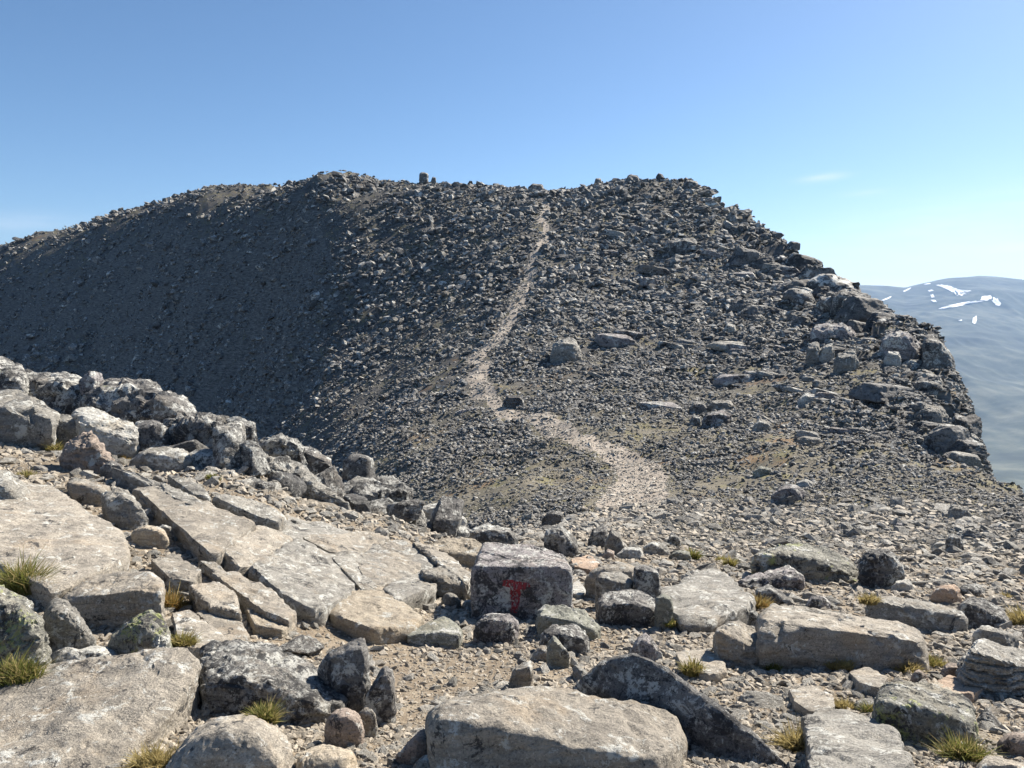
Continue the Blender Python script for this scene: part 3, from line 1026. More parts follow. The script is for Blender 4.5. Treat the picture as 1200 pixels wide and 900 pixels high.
rock('boulder', 'angular dark-faced stone sunk in the slope below the reddish wedge', B, 'warm',
     [(82, 566), (100, 561), (128, 570), (118, 592), (100, 590), (84, 578)], [(84, 568), (104, 572), (122, 576)], sub=4, p=20, grow=1.08)
rock('boulder', 'angular blocks dark in shade at the head of the long slab', B, 'grey',
     [(122, 580), (140, 574), (158, 584), (170, 606), (160, 620), (130, 602)], sub=4, p=30, grow=1.08, chips=9)
rock('boulder', 'small cracked stone below the shaded blocks', B, 'tan',
     [(156, 624), (170, 616), (190, 620), (196, 632), (170, 640), (158, 634)], sub=4, p=14, grow=1.08)
rock('boulder', 'little rounded stone beside the small cracked stone', B, 'grey',
     [(182, 620), (192, 614), (200, 618), (201, 628), (190, 632)], sub=4, p=30, grow=1.08, chips=9)

# behind the slabs, towards the drop
rock('boulder', 'broad dark slab leaning steeply with one sunlit edge', B, 'grey',
     [(296, 534), (318, 533), (345, 548), (375, 570), (402, 592), (396, 604), (355, 596), (312, 574), (298, 556)], D=9.9, dep=0.5, sub=5, p=26, grow=1.08, rough=0.05)
rock('boulder', 'bright lichen-white rock above the leaning slab', B, 'speckled',
     [(296, 528), (312, 514), (336, 511), (352, 520), (354, 545), (330, 552), (300, 540)], D=11.2, sub=5, p=14, grow=1.08, rough=0.05)
rock('boulder', 'upright lichened block beside the bright white rock', B, 'dark',
     [(350, 528), (362, 518), (378, 524), (385, 545), (398, 562), (372, 572), (352, 548)], D=11.6, sub=4, p=30, grow=1.08, chips=9)
rock('boulder', 'dark cubic block at the brink of the drop', B, 'dark',
     [(400, 542), (415, 530), (436, 536), (440, 552), (430, 566), (404, 566)], D=13.5, sub=4, p=22, grow=1.08)
rock('boulder', 'dark boulder capped with white lichen at the end of the boulder tail', B, 'speckled',
     [(401, 574), (416, 566), (438, 556), (466, 562), (483, 575), (478, 594), (465, 608), (438, 606), (410, 594)], [(404, 580), (435, 586), (462, 590), (480, 580)], D=12.6, sub=5, p=30, grow=1.08, chips=9, rough=0.05)
rock('boulder', 'grey block under the leaning slab', B, 'grey',
     [(272, 566), (290, 561), (325, 564), (332, 578), (330, 600), (305, 606), (276, 586)], D=9.0, sub=4, p=30, grow=1.08, chips=9)
rock('boulder', 'blunt grey boulder left of the block under the leaning slab', B, 'grey',
     [(258, 582), (290, 578), (318, 590), (335, 604), (330, 618), (298, 606), (262, 594)], D=8.6, sub=4, p=15, grow=1.08)
rock('boulder', 'brown-tinged boulder in the cleft behind the slabs', B, 'warm',
     [(346, 592), (368, 586), (392, 592), (402, 606), (392, 618), (362, 610)], D=9.6, sub=4, p=30, grow=1.08, chips=9)
rock('boulder', 'small brown stone wedged in the cleft', B, 'red',
     [(366, 606), (378, 602), (392, 612), (390, 622), (374, 620)], D=9.2, sub=4, p=30, grow=1.08, chips=9)
rock('boulder', 'dark ridge of rock dipping behind the bedrock slabs', B, 'dark',
     [(398, 600), (425, 604), (450, 616), (470, 632), (445, 634), (415, 624), (398, 614)], D=10.3, sub=4, p=30, grow=1.08, chips=9)
rock('boulder', 'pale sunlit rock rib above the tan flat stone', B, 'pale',
     [(492, 596), (510, 589), (535, 598), (546, 612), (530, 622), (500, 616)], D=12.2, sub=4, p=14, grow=1.08)
rock('boulder', 'broad lichened stone in the rubble above the tan flat stone', B, 'speckled',
     [(484, 616), (510, 610), (545, 618), (556, 632), (530, 640), (495, 636)], D=10.4, sub=4, p=30, grow=1.08, chips=9)
rock('boulder', 'tan flat-topped stone overhanging a dark hollow', B, 'tan',
     [(504, 640), (520, 632), (552, 632), (576, 644), (566, 658), (545, 668), (522, 656), (506, 648)], [(506, 642), (540, 644), (568, 652)], D=8.1, sub=5, p=22, grow=1.08)
rock('boulder', 'rough grey rock between the tan flat stone and the T block', B, 'speckled',
     [(552, 622), (572, 614), (596, 620), (606, 634), (600, 644), (566, 640)], D=9.6, sub=4, p=30, grow=1.08, chips=9)

# bedrock slabs with open joints
ledge = bpy.data.objects.new('bedrock_ledge', None)
COL.objects.link(ledge)
ledge.location = Vector(ground_hit(340, 660))
tag(ledge, 'cracked grey bedrock ledge of large flat slabs sloping towards the T block', 'bedrock')
S = lambda O, m='grey', h=0.15, **kw: slab('slab', None, None, m, O, h, ledge, **dict(dict(sub=5, grow=1.025, rough=0.022, crack=0.012), **kw))
S([(150, 575), (180, 562), (270, 585), (410, 622), (520, 655), (552, 688), (500, 704), (405, 690), (340, 712), (255, 655)], 'grey', 0.05, grow=1.0)
S([(157, 568), (172, 563), (222, 588), (252, 597), (272, 606), (296, 613), (256, 648), (246, 648), (206, 606)], 'warm', 0.14, p=34)
S([(258, 646), (300, 613), (347, 628), (292, 664), (272, 663)], 'warm', 0.13, p=34)
S([(296, 666), (352, 633), (372, 650), (415, 684), (412, 692), (382, 711), (364, 712), (330, 694)], 'grey', 0.13, sub=6, p=34)
S([(172, 561), (212, 575), (240, 590), (225, 592), (188, 574)], 'grey', 0.15)
S([(196, 556), (226, 560), (246, 582), (228, 580)], 'grey', 0.14)
S([(248, 580), (285, 582), (312, 592), (334, 606), (326, 612), (290, 600)], 'grey', 0.15)
S([(356, 630), (394, 628), (430, 622), (455, 630), (434, 644), (412, 652), (384, 646)], 'warm', 0.13)
S([(386, 650), (412, 655), (442, 690), (424, 690)], 'grey', 0.12)
S([(414, 653), (434, 647), (452, 655), (490, 661), (493, 669), (446, 687), (432, 684)], 'warm', 0.13, p=32)
S([(437, 645), (462, 633), (478, 634), (500, 646), (518, 658), (490, 659), (456, 653)], 'warm', 0.13)
S([(482, 633), (505, 640), (532, 655), (553, 676), (546, 684), (520, 664), (502, 648)], 'warm', 0.17)
S([(446, 690), (500, 668), (514, 674), (508, 690), (470, 702), (456, 700)], 'grey', 0.13)
rock('slab', None, None, 'grey', [(494, 668), (520, 664), (545, 680), (553, 684), (548, 704), (520, 708), (500, 704)],
     [(498, 672), (528, 676), (552, 690)], D=6.5, parent=ledge, sub=5, p=22)
S([(250, 672), (276, 668), (312, 686), (346, 716), (338, 727), (310, 716), (282, 694)], 'warm', 0.12)
S([(232, 655), (246, 654), (292, 690), (284, 694)], 'warm', 0.10)
S([(290, 714), (312, 718), (344, 730), (330, 738), (300, 732)], 'tan', 0.07)
S([(222, 684), (252, 680), (276, 698), (282, 720), (262, 716), (238, 700)], 'warm', 0.14)
S([(176, 654), (204, 648), (234, 668), (226, 682), (198, 676)], 'warm', 0.10)
slab('slab', 'broad tan flat stone lying alone on the soil below the bedrock ledge', 'slab', 'tan',
     [(384, 711), (408, 697), (434, 690), (447, 690), (470, 706), (492, 724), (484, 734), (436, 736), (404, 724)], 0.10, sub=6, p=22, rough=0.02)

# the big smooth slab on the left
slab('slab', 'large smooth pale rock face sloping down from the left edge', 'slab', 'warm',
     [(-40, 566), (28, 562), (62, 570), (112, 604), (140, 622), (152, 648), (118, 668), (60, 688), (30, 668), (-40, 640)], 0.16, sub=6, p=20, rough=0.012)
rock('slab', 'pale ledge with a dark shaded front and black stain at the left', 'slab', 'warm',
     [(72, 700), (98, 682), (142, 674), (180, 672), (192, 682), (190, 704), (160, 722), (132, 739), (106, 736), (82, 716)],
     [(76, 704), (104, 702), (140, 698), (188, 692)], sub=6, p=18, rough=0.02)
slab('slab', 'flat grey stone beside the yellow-crowned boulder', 'slab', 'warm',
     [(204, 720), (222, 715), (246, 734), (264, 754), (250, 760), (212, 758)], 0.10, sub=4)
slab('slab', 'second flat grey stone on the slope above the lichen-mottled boulder', 'slab', 'warm',
     [(228, 716), (262, 714), (282, 730), (292, 746), (268, 752), (248, 734)], 0.08, sub=4)

# foreground, centre
rock('boulder', 'upright triangular stone with a black lichened face', B, 'dark',
     [(372, 785), (380, 766), (404, 752), (427, 742), (433, 764), (433, 800), (424, 826), (398, 824), (376, 806)], D=3.42, dep=0.12, sub=5, p=20, rough=0.02)
rock('boulder', 'slender pointed stone standing beside the triangular one', B, 'dark',
     [(426, 826), (440, 795), (451, 778), (460, 785), (462, 815), (456, 832), (440, 838)], D=3.32, dep=0.1, sub=4, p=14)
rock('boulder', 'rounded buff stone below the triangular one', B, 'red',
     [(378, 846), (392, 828), (412, 827), (427, 842), (428, 868), (412, 882), (386, 878)], D=2.95, sub=5, p=8, rough=0.02)
rock('boulder', 'small buff stone at the foot of the slender pointed stone', B, 'warm',
     [(420, 834), (430, 825), (441, 834), (442, 846), (430, 852), (421, 848)], D=3.1, sub=4, p=8)
rock('boulder', 'greenish angular stone with a ridge on the gravel', B, 'green',
     [(476, 746), (492, 736), (520, 722), (530, 726), (542, 738), (537, 760), (494, 760), (480, 752)], [(480, 748), (505, 744), (520, 741), (538, 742)], sub=5, p=30, rough=0.016)
rock('boulder', 'purplish rough stone at the foot of the T block', B, 'purple',
     [(552, 738), (560, 724), (580, 716), (604, 721), (610, 733), (604, 746), (576, 757), (562, 750)], sub=5, p=11, rough=0.025)
rock('boulder', 'shaded grey stone in the hollow left of the T block', B, 'grey',
     [(516, 702), (524, 692), (536, 697), (541, 706), (532, 713), (518, 711)], sub=4, p=10)
rock('boulder', 'little white stone in the hollow left of the T block', B, 'pale',
     [(541, 706), (546, 702), (554, 703), (552, 710), (544, 713)], sub=3, p=12)
rock('boulder', 'small pale stone standing on end beside the tan flat slab', B, 'pale',
     [(406, 730), (409, 726), (414, 728), (414, 738), (409, 740)], sub=3, p=10)
rock('boulder', 'enormous flat-topped boulder in the bottom middle', B, 'warm',
     [(503, 836), (512, 826), (560, 812), (640, 807), (700, 814), (764, 824), (798, 838), (816, 862), (817, 876), (805, 892), (800, 930), (515, 930), (505, 870)],
     [(506, 838), (540, 858), (575, 884), (610, 908), (700, 906), (795, 896)], D=2.5, dep=0.62, sub=6, p=16, rough=0.02, crack=0.01)
rock('boulder', 'brownish broken stone left of the enormous flat-topped boulder', B, 'red',
     [(462, 886), (474, 872), (498, 852), (510, 862), (510, 890), (484, 898)], D=2.75, sub=4, p=12)
rock('boulder', 'dark stone at the bottom edge beside the enormous flat-topped boulder', B, 'grey',
     [(480, 912), (486, 892), (508, 880), (522, 890), (522, 925), (484, 925)], D=2.55, sub=4, p=12)
rock('boulder', 'long tilted slab with a dark underside right of the enormous boulder', B, 'dark',
     [(672, 816), (692, 794), (716, 778), (738, 771), (775, 784), (810, 808), (852, 848), (902, 882), (942, 912), (930, 950), (800, 930), (690, 850)],
     (), D=3.02, dep=0.05, skew=-0.0023, sub=6, p=40, rough=0.016, crack=0.004, chips=0, drop=False, bulge=False)
rock('boulder', 'grey-green stone with one sloping side in front of the T block', B, 'green',
     [(629, 718), (640, 709), (662, 712), (690, 720), (705, 734), (703, 744), (694, 748), (650, 742), (632, 732)], [(632, 722), (664, 726), (696, 738)], D=5.1, sub=5, p=18)
rock('boulder', 'dark blunt stone lowest of the pile in front of the T block', B, 'dark',
     [(634, 744), (646, 734), (680, 732), (690, 744), (690, 758), (676, 768), (648, 760)], [(638, 744), (662, 742), (686, 748)], sub=5, p=16)
rock('boulder', 'small leaning plate against the dark blunt stone', B, 'green',
     [(640, 752), (648, 744), (656, 754), (667, 766), (654, 768)], D=4.35, sub=4, p=20)
rock('boulder', 'pale rounded stone at the end of the pile before the T block', B, 'warm',
     [(622, 766), (634, 755), (648, 760), (654, 770), (640, 777), (626, 775)], sub=4, p=10)
rock('boulder', 'dark upright cube right of the T block', B, 'dark',
     [(744, 664), (756, 661), (771, 668), (774, 692), (762, 697), (748, 692)], [(746, 667), (771, 671)], D=6.3, sub=4, p=28)
rock('boulder', 'grey wedge left of the dark upright cube', B, 'grey',
     [(698, 686), (704, 671), (728, 670), (742, 680), (738, 692), (706, 696)], [(700, 676), (740, 684)], D=6.3, sub=4, p=18)
rock('boulder', 'low grey rock running behind the dark upright cube', B, 'warm',
     [(684, 676), (704, 664), (735, 661), (748, 668), (744, 680), (706, 682)], D=6.8, sub=4, p=14)
rock('boulder', 'largest dark boulder of the heap right of the T block', B, 'dark',
     [(698, 716), (702, 700), (716, 690), (742, 690), (770, 704), (780, 716), (776, 728), (738, 737), (712, 734)], [(704, 706), (740, 705), (776, 717)], sub=5, p=18, rough=0.025)
rock('boulder', 'small greenish block at the right end of the dark heap', B, 'green',
     [(768, 702), (776, 696), (788, 700), (788, 714), (776, 722)], D=5.5, sub=4, p=18)
slab('slab', 'wide flat grey slab beside the dark heap', 'slab', 'grey',
     [(786, 698), (800, 680), (814, 667), (842, 669), (868, 688), (876, 704), (868, 716), (838, 724), (802, 724), (788, 716)], 0.13, sub=6, p=22, rough=0.02)
rock('boulder', 'pointed bluish stone behind the long tilted slab', B, 'purple',
     [(738, 764), (746, 748), (756, 741), (768, 752), (776, 768), (762, 778), (746, 776)], sub=4, p=14)
slab('slab', 'flat pale stone sunk in the gravel behind the long tilted slab', 'slab', 'warm',
     [(792, 764), (826, 760), (848, 774), (850, 788), (826, 792), (802, 784)], 0.05, sub=4, p=18)
rock('boulder', 'grey stone with a sloping top and dark shaded front', B, 'warm',
     [(838, 736), (852, 728), (872, 726), (898, 748), (900, 762), (894, 782), (868, 784), (860, 764)], [(842, 742), (866, 752), (896, 768)], sub=5, p=22)
rock('boulder', 'lichen-spotted stone leaning on the sloping-topped one', B, 'speckled',
     [(844, 766), (850, 754), (862, 756), (868, 768), (862, 778), (848, 778)], sub=4, p=11)
rock('boulder', 'plain grey stone on the gravel above the enormous boulder', B, 'warm',
     [(596, 800), (604, 780), (622, 772), (626, 790), (622, 808), (602, 810)], sub=4, p=14)
slab('slab', 'pinkish flat stone behind the T block', 'slab', 'orange', [(670, 656), (690, 650), (702, 660), (692, 668), (674, 664)], 0.06, sub=4)
slab('slab', 'pale flat stone right behind the T block', 'slab', 'pale', [(668, 686), (678, 680), (688, 692), (680, 698), (669, 694)], 0.05, sub=4)

# foreground, right
rock('slab', 'long pale slab with a dark rounded end on the right', 'slab', 'warm',
     [(888, 722), (900, 711), (950, 716), (1004, 728), (1060, 734), (1096, 750), (1100, 764), (1060, 782), (1004, 786), (960, 772), (912, 748)],
     [(892, 730), (940, 752), (984, 764), (1006, 768), (1040, 748), (1092, 754)], sub=6, p=20, rough=0.018, dep=1.0)
rock('boulder', 'long block with a dark face lying behind the long pale slab', B, 'grey',
     [(1016, 712), (1026, 698), (1080, 706), (1126, 718), (1134, 726), (1124, 738), (1080, 742), (1020, 728)], [(1018, 704), (1070, 716), (1128, 726)], sub=5, p=22)
rock('slab', 'pinkish plank-like slab tilted on small stones', 'slab', 'purple',
     [(865, 684), (880, 676), (920, 664), (932, 672), (942, 682), (926, 692), (902, 692), (880, 690)], [(868, 687), (900, 682), (928, 676), (940, 684)], sub=5, p=28)
rock('boulder', 'dark stone under the plank-like slab', B, 'dark',
     [(886, 692), (900, 684), (918, 694), (926, 706), (910, 710), (890, 702)], sub=4, p=16)
rock('boulder', 'long pale lichened ridge of rock edging the saddle', B, 'lichen',
     [(880, 658), (896, 644), (930, 637), (968, 646), (1000, 658), (1010, 676), (992, 684), (950, 674), (900, 668)], [(884, 652), (920, 654), (960, 658), (998, 672)], D=8.4, sub=6, p=18, rough=0.03, strata=0.015)
rock('boulder', 'dark rounded boulder with pale flanks at the end of the lichened ridge', B, 'dark',
     [(1006, 664), (1014, 646), (1034, 640), (1050, 646), (1060, 668), (1052, 684), (1022, 690), (1008, 680)], D=8.2, sub=5, p=11, rough=0.04)
rock('boulder', 'layered dark block cut by the right edge', B, 'grey',
     [(1128, 768), (1140, 748), (1165, 756), (1215, 774), (1250, 790), (1250, 830), (1200, 818), (1150, 806), (1130, 796)], [(1132, 764), (1170, 776), (1240, 800)], D=3.9, sub=6, p=24, strata=0.045)
slab('slab', 'flat orange stone below the layered dark block', 'slab', 'orange',
     [(1096, 800), (1112, 792), (1138, 797), (1152, 806), (1140, 813), (1110, 810)], 0.05, sub=4, p=18)
slab('slab', 'flat cream stone left of the orange one', 'slab', 'tan', [(1084, 806), (1100, 800), (1124, 812), (1120, 822), (1094, 818)], 0.05, sub=4)
rock('boulder', 'brown cube-like stone left of the layered dark block', B, 'red',
     [(1102, 786), (1110, 777), (1128, 778), (1132, 790), (1122, 797), (1106, 797)], sub=4, p=14)
rock('boulder', 'dark brown stone beside straw-coloured grass on the right', B, 'red',
     [(1066, 792), (1076, 783), (1088, 792), (1088, 802), (1072, 804)], sub=4, p=12)
slab('slab', 'broad grey slab at the bottom right', 'slab', 'grey',
     [(948, 838), (985, 828), (1020, 834), (1048, 852), (1064, 888), (1040, 925), (980, 915), (955, 874)], 0.10, sub=6, p=18, rough=0.018)
rock('boulder', 'greenish boulder with a yellow top behind the broad bottom right slab', B, 'lichen',
     [(1026, 816), (1040, 802), (1068, 798), (1106, 806), (1140, 830), (1147, 846), (1136, 864), (1096, 874), (1054, 862), (1030, 838)],
     [(1030, 822), (1070, 838), (1110, 846), (1142, 850)], sub=6, p=14, rough=0.025)
slab('slab', 'flat buff stone left above the broad bottom right slab', 'slab', 'warm',
     [(926, 808), (952, 804), (974, 814), (978, 828), (950, 834), (932, 822)], 0.05, sub=4)
slab('slab', 'grey slab sunk in gravel above the greenish boulder', 'slab', 'warm',
     [(996, 788), (1016, 782), (1040, 794), (1030, 806), (1008, 800)], 0.06, sub=4)
rock('boulder', 'pale stone near the right edge of the bottom corner', B, 'red',
     [(1168, 872), (1180, 858), (1205, 856), (1240, 866), (1240, 888), (1190, 888)], sub=4, p=12)
rock('boulder', 'flat grey stone in the bottom right corner', B, 'warm',
     [(1140, 905), (1156, 888), (1200, 892), (1230, 905), (1225, 925), (1150, 925)], D=2.6, sub=4, p=14)
rock('boulder', 'boulder with a rust-red face beyond the long dark-faced block', B, 'orange',
     [(1090, 700), (1098, 686), (1116, 682), (1128, 692), (1126, 706), (1104, 709)], sub=4, p=12)
rock('boulder', 'grey boulder right of the rust-red one', B, 'speckled',
     [(1120, 698), (1128, 684), (1148, 684), (1157, 694), (1156, 706), (1134, 708)], D=7.8, sub=4, p=12)
rock('boulder', 'domed dark boulder near the right edge by yellow grass', B, 'dark',
     [(1124, 726), (1126, 708), (1142, 698), (1166, 706), (1182, 722), (1186, 742), (1160, 738)], [(1128, 708), (1150, 712), (1178, 728)], D=5.9, sub=5, p=13)
rock('boulder', 'stack-like flat grey stone above the layered dark block', B, 'grey',
     [(1140, 742), (1150, 732), (1176, 738), (1194, 748), (1186, 758), (1152, 752)], D=4.9, sub=4, p=18)
rock('boulder', 'pale rounded stone at the end of the dark-faced long block', B, 'pale',
     [(1044, 690), (1050, 680), (1066, 679), (1072, 688), (1064, 694)], sub=4, p=10)
rock('boulder', 'grey rough stone in the gap above the long pale slab', B, 'purple',
     [(943, 704), (948, 698), (966, 698), (975, 708), (966, 716), (946, 714)], sub=4, p=12)
rock('boulder', 'tan cube beside the dark shadow of the long pale slab', B, 'tan',
     [(896, 752), (902, 746), (916, 748), (918, 758), (910, 763), (898, 760)], sub=4, p=22)
rock('boulder', 'lichened stone under green grass left of the long pale slab', B, 'speckled',
     [(872, 724), (878, 713), (888, 716), (890, 730), (880, 736)], sub=4, p=11)

# rubble along the saddle
for label, m, O in [
    ('dark rounded boulder where the path leaves the saddle', 'dark', [(634, 608), (644, 598), (660, 600), (662, 612), (648, 618)]),
    ('tall pale-topped block directly behind the T block', 'speckled', [(636, 640), (640, 620), (656, 612), (676, 630), (678, 648), (654, 652)]),
    ('dark angular boulder at the lower end of the path', 'dark', [(688, 634), (694, 620), (710, 617), (714, 634), (704, 642)]),
    ('dark pyramid-shaped boulder by the path end', 'grey', [(708, 640), (716, 618), (728, 626), (732, 642), (720, 652)]),
    ('dark stone with a white side below the path', 'speckled', [(780, 636), (786, 626), (796, 628), (798, 637), (788, 641)]),
    ('pair-like grey boulder in the saddle rubble right of the path', 'grey', [(752, 642), (764, 633), (782, 640), (786, 650), (766, 652)]),
    ('greenish flat boulder below the stone with a white side', 'green', [(784, 652), (792, 644), (808, 646), (811, 656), (796, 658)]),
    ('brown stone on the soil patch right of the T block', 'red', [(706, 652), (712, 643), (720, 646), (720, 655), (712, 657)]),
    ('pale flat boulder in the middle of the saddle rubble', 'pale', [(722, 650), (734, 640), (752, 642), (754, 652), (738, 655)]),
    ('lone boulder with a white cap far out on the saddle', 'dark', [(1108, 634), (1114, 626), (1126, 627), (1130, 642), (1118, 647)]),
    ('flat-topped pale stone beside the lone white-capped boulder', 'pale', [(1092, 640), (1098, 634), (1110, 636), (1110, 643), (1100, 645)]),
    ('purple-brown stone alone on the saddle gravel', 'purple', [(1048, 618), (1051, 612), (1057, 613), (1058, 620), (1052, 622)]),
    ('smooth dark boulder alone on the flat saddle', 'purple', [(903, 582), (914, 570), (930, 566), (944, 576), (942, 586), (920, 589)]),
    ('pale flat stone behind the smooth dark saddle boulder', 'pale', [(932, 566), (944, 561), (956, 566), (950, 572), (938, 572)]),
]:
    rock('boulder', label, B, m, O, sub=4, p=13)

# boulders and outcrops on the mountainside
for label, m, O in [
    ('square block uppermost of the blocky group on the mid slope', 'grey', [(828, 478), (832, 469), (858, 469), (862, 478), (850, 482)]),
    ('broad pale boulder lowest of the blocky group on the mid slope', 'purple', [(820, 496), (826, 484), (846, 480), (858, 484), (856, 496), (836, 502)]),
    ('dark block left of the blocky group on the mid slope', 'dark', [(806, 480), (812, 470), (824, 470), (830, 480), (820, 486)]),
    ('dark low block under the left of the blocky group', 'dark', [(806, 496), (812, 486), (822, 487), (822, 498), (814, 501)]),
    ('long grey boulder right of the blocky group', 'grey', [(880, 502), (888, 489), (904, 494), (908, 506), (892, 509)]),
    ('greenish flat boulder on the lower right slope', 'green', [(880, 553), (890, 546), (906, 549), (906, 556), (890, 559)]),
    ('double-humped boulder right of the path halfway up', 'grey', [(643, 420), (646, 402), (660, 394), (676, 396), (684, 412), (676, 426), (656, 427)]),
    ('flat dark boulder like a plank left of the path', 'purple', [(530, 486), (538, 480), (560, 476), (558, 482), (540, 488)]),
    ('big dark boulder beside the path bend', 'dark', [(586, 474), (594, 462), (612, 462), (616, 474), (600, 479)]),
    ('smooth pale slab top of the large outcrop near the right edge', 'purple', [(944, 392), (952, 380), (990, 376), (1006, 386), (1002, 398), (966, 400)]),
    ('left pillar of the large outcrop near the right edge', 'grey', [(943, 424), (946, 402), (958, 398), (964, 412), (962, 428), (950, 430)]),
    ('bright wedge in the middle of the large outcrop near the right edge', 'pale', [(958, 424), (964, 404), (976, 399), (979, 412), (968, 428)]),
    ('lower right blocks of the large outcrop near the right edge', 'grey', [(974, 432), (980, 412), (1004, 408), (1008, 426), (996, 438), (980, 438)]),
    ('big rounded pale outcrop close to the cliff edge', 'purple', [(1030, 398), (1040, 384), (1066, 386), (1080, 400), (1080, 426), (1066, 430), (1044, 416)]),
    ('dark buttress on the cliff edge beside the rounded pale outcrop', 'dark', [(1078, 398), (1086, 390), (1104, 398), (1122, 424), (1122, 438), (1098, 424), (1080, 416)]),
    ('overhanging dark crag on the skyline above the far valley', 'dark', [(972, 346), (984, 338), (1004, 338), (1018, 350), (1018, 362), (1000, 366), (978, 358)]),
    ('smooth pale rock under the overhanging dark crag', 'purple', [(980, 366), (992, 354), (1010, 356), (1018, 366), (1012, 378), (990, 378)]),
    ('dark shaded wall stones left of the overhanging crag', 'dark', [(952, 362), (960, 346), (976, 348), (984, 360), (976, 368)]),
    ('squared pale block on the slope above the large outcrop', 'pale', [(846, 388), (852, 378), (862, 380), (864, 390), (854, 393)]),
    ('small cliff of dark rock high on the right slope', 'dark', [(772, 296), (782, 282), (804, 278), (822, 284), (824, 294), (798, 300)]),
    ('pale boulder between the rounded outcrop and the cliff edge', 'pale', [(1034, 424), (1040, 410), (1054, 412), (1058, 424), (1046, 430)]),
    ('grey crag block low on the cliff edge', 'dark', [(1112, 498), (1118, 482), (1134, 488), (1140, 504), (1130, 514), (1116, 508)]),
    ('ribbed outcrop low on the cliff edge', 'grey', [(1068, 486), (1080, 470), (1104, 476), (1118, 494), (1106, 504), (1082, 498)]),
    ('flat pale ledge low on the right slope', 'grey', [(1108, 600), (1116, 590), (1136, 594), (1142, 606), (1130, 612), (1112, 608)]),
    ('pale slab on the open slope right of the blocky group', 'pale', [(932, 470), (942, 461), (962, 462), (964, 470), (946, 475)]),
    ('wide dark ledge below the rounded pale outcrop', 'dark', [(1062, 452), (1078, 440), (1104, 446), (1110, 460), (1090, 468), (1068, 462)]),
]:
    rock('boulder', label, B, m, O, sub=4, p=24, rough=0.04, dep=None, grow=0.88)
# stones against the sky
for label, O in [
    ('lone upright boulder standing out on the skyline', [(491, 210), (492, 203), (497, 201), (502, 204), (501, 211)]),
    ('smaller lump beside the lone upright skyline boulder', [(505, 212), (507, 207), (511, 208), (511, 213)]),
    ('knob on the skyline left of the right summit', [(696, 216), (698, 209), (704, 209), (706, 216)]),
    ('sharp knob topping the right summit', [(768, 208), (772, 202), (777, 205), (778, 210)]),
    ('wider knob left of the sharp summit knob', [(733, 210), (738, 204), (748, 206), (750, 212)]),
    ('low lump on the skyline above the path end', [(618, 220), (624, 215), (636, 216), (637, 221)]),
    ('blocky lump where the right summit falls away', [(800, 217), (805, 210), (816, 212), (822, 219), (812, 222)]),
]:
    x_, y_ = np.mean([o[0] for o in O]), max(o[1] for o in O)
    q = None
    for yy in range(int(y_), int(y_) + 14):                 # the first ground below the skyline
        g_ = ground_hit(x_, yy)
        if g_[1] < 330:
            q = g_
            break
    if q is None:
        continue
    rock('boulder', label, B, 'dark', O, D=float(q[1]), sub=3, p=12, rough=0.04)

# ------------------------------------------------------------------ the painted red T
def paint_material():
    m, nt, b = mat('faded_red_paint')
    N = NT(nt)
    tc = N.node('ShaderNodeTexCoord')
    n = N.noise(tc.outputs['Object'], 60, 5, 0.75)
    col = N.ramp(n, [(0.36, (0.08, 0.022, 0.024)), (0.5, (0.24, 0.018, 0.026)), (0.64, (0.32, 0.04, 0.048))])
    N.link(col, b.inputs['Base Color'])
    b.inputs['Roughness'].default_value = 0.7
    return m

def in_poly(x, y, poly):
    c = np.zeros(len(x), bool)
    for (x0, y0), (x1, y1) in zip(poly, poly[1:] + poly[:1]):
        m = ((y0 > y) != (y1 > y)) & (x < (x1 - x0) * (y - y0) / (y1 - y0 + 1e-9) + x0)
        c ^= m
    return c

def painted_T():
    me = t_rock.data
    bvh = BVHTree.FromPolygons([v.co[:] for v in me.vertices], [p.vertices[:] for p in me.polygons])
    step = 0.35
    xs, ys = np.arange(586, 624, step), np.arange(677, 719, step)
    GX, GY = np.meshgrid(xs, ys, indexing='ij')
    fx, fy = GX.ravel(), GY.ravel()
    wob = fbm(np.stack([fx * 0.35, fy * 0.35, 0 * fx], 1), 3, 5) * 1.6
    bar = [(588, 681), (597, 679), (606, 681), (619, 683), (621, 687), (614, 691), (604, 691), (596, 688), (588, 686)]
    stem = [(598, 687), (610, 689), (610, 700), (608, 709), (606, 718), (599, 718), (599, 708), (598, 698)]
    ins = in_poly(fx + wob, fy + wob * 0.7, bar) | in_poly(fx + wob, fy, stem)
    ins &= fbm(np.stack([fx * 0.9, fy * 0.5, 0 * fx + 3], 1), 3, 8) > -0.13 - 0.004 * (715 - fy)
    ins = ins.reshape(GX.shape)
    o = Vector(t_rock.location)
    vid, verts, faces = {}, [], []
    def corner(i, j):
        if (i, j) not in vid:
            d = Vector(direction(xs[0] + i * step - step / 2, ys[0] + j * step - step / 2)).normalized()
            hit, nrm, _, _ = bvh.ray_cast(-o, d)
            if hit is None:
                return None
            vid[(i, j)] = len(verts)
            verts.append((hit + nrm * 0.0025)[:])
        return vid[(i, j)]
    for i, j in zip(*np.nonzero(ins)):
        q = [corner(i, j), corner(i, j + 1), corner(i + 1, j + 1), corner(i + 1, j)]
        if None not in q:
            faces.append(q)
    T = link('painted_letter', mesh_from('painted_letter', verts, faces, paint_material()), (0, 0, 0), t_rock)
    T['label'] = 'faded red letter T brushed on the block'

painted_T()

# ------------------------------------------------------------------ rubble between the boulders
def clear_of(x, y, rad, extra=0.0):
    ok = np.ones(len(x), bool)
    for a, b, q in PLACED:
        ok &= np.hypot(x - a, y - b) > q * 0.9 + rad + extra
    return ok

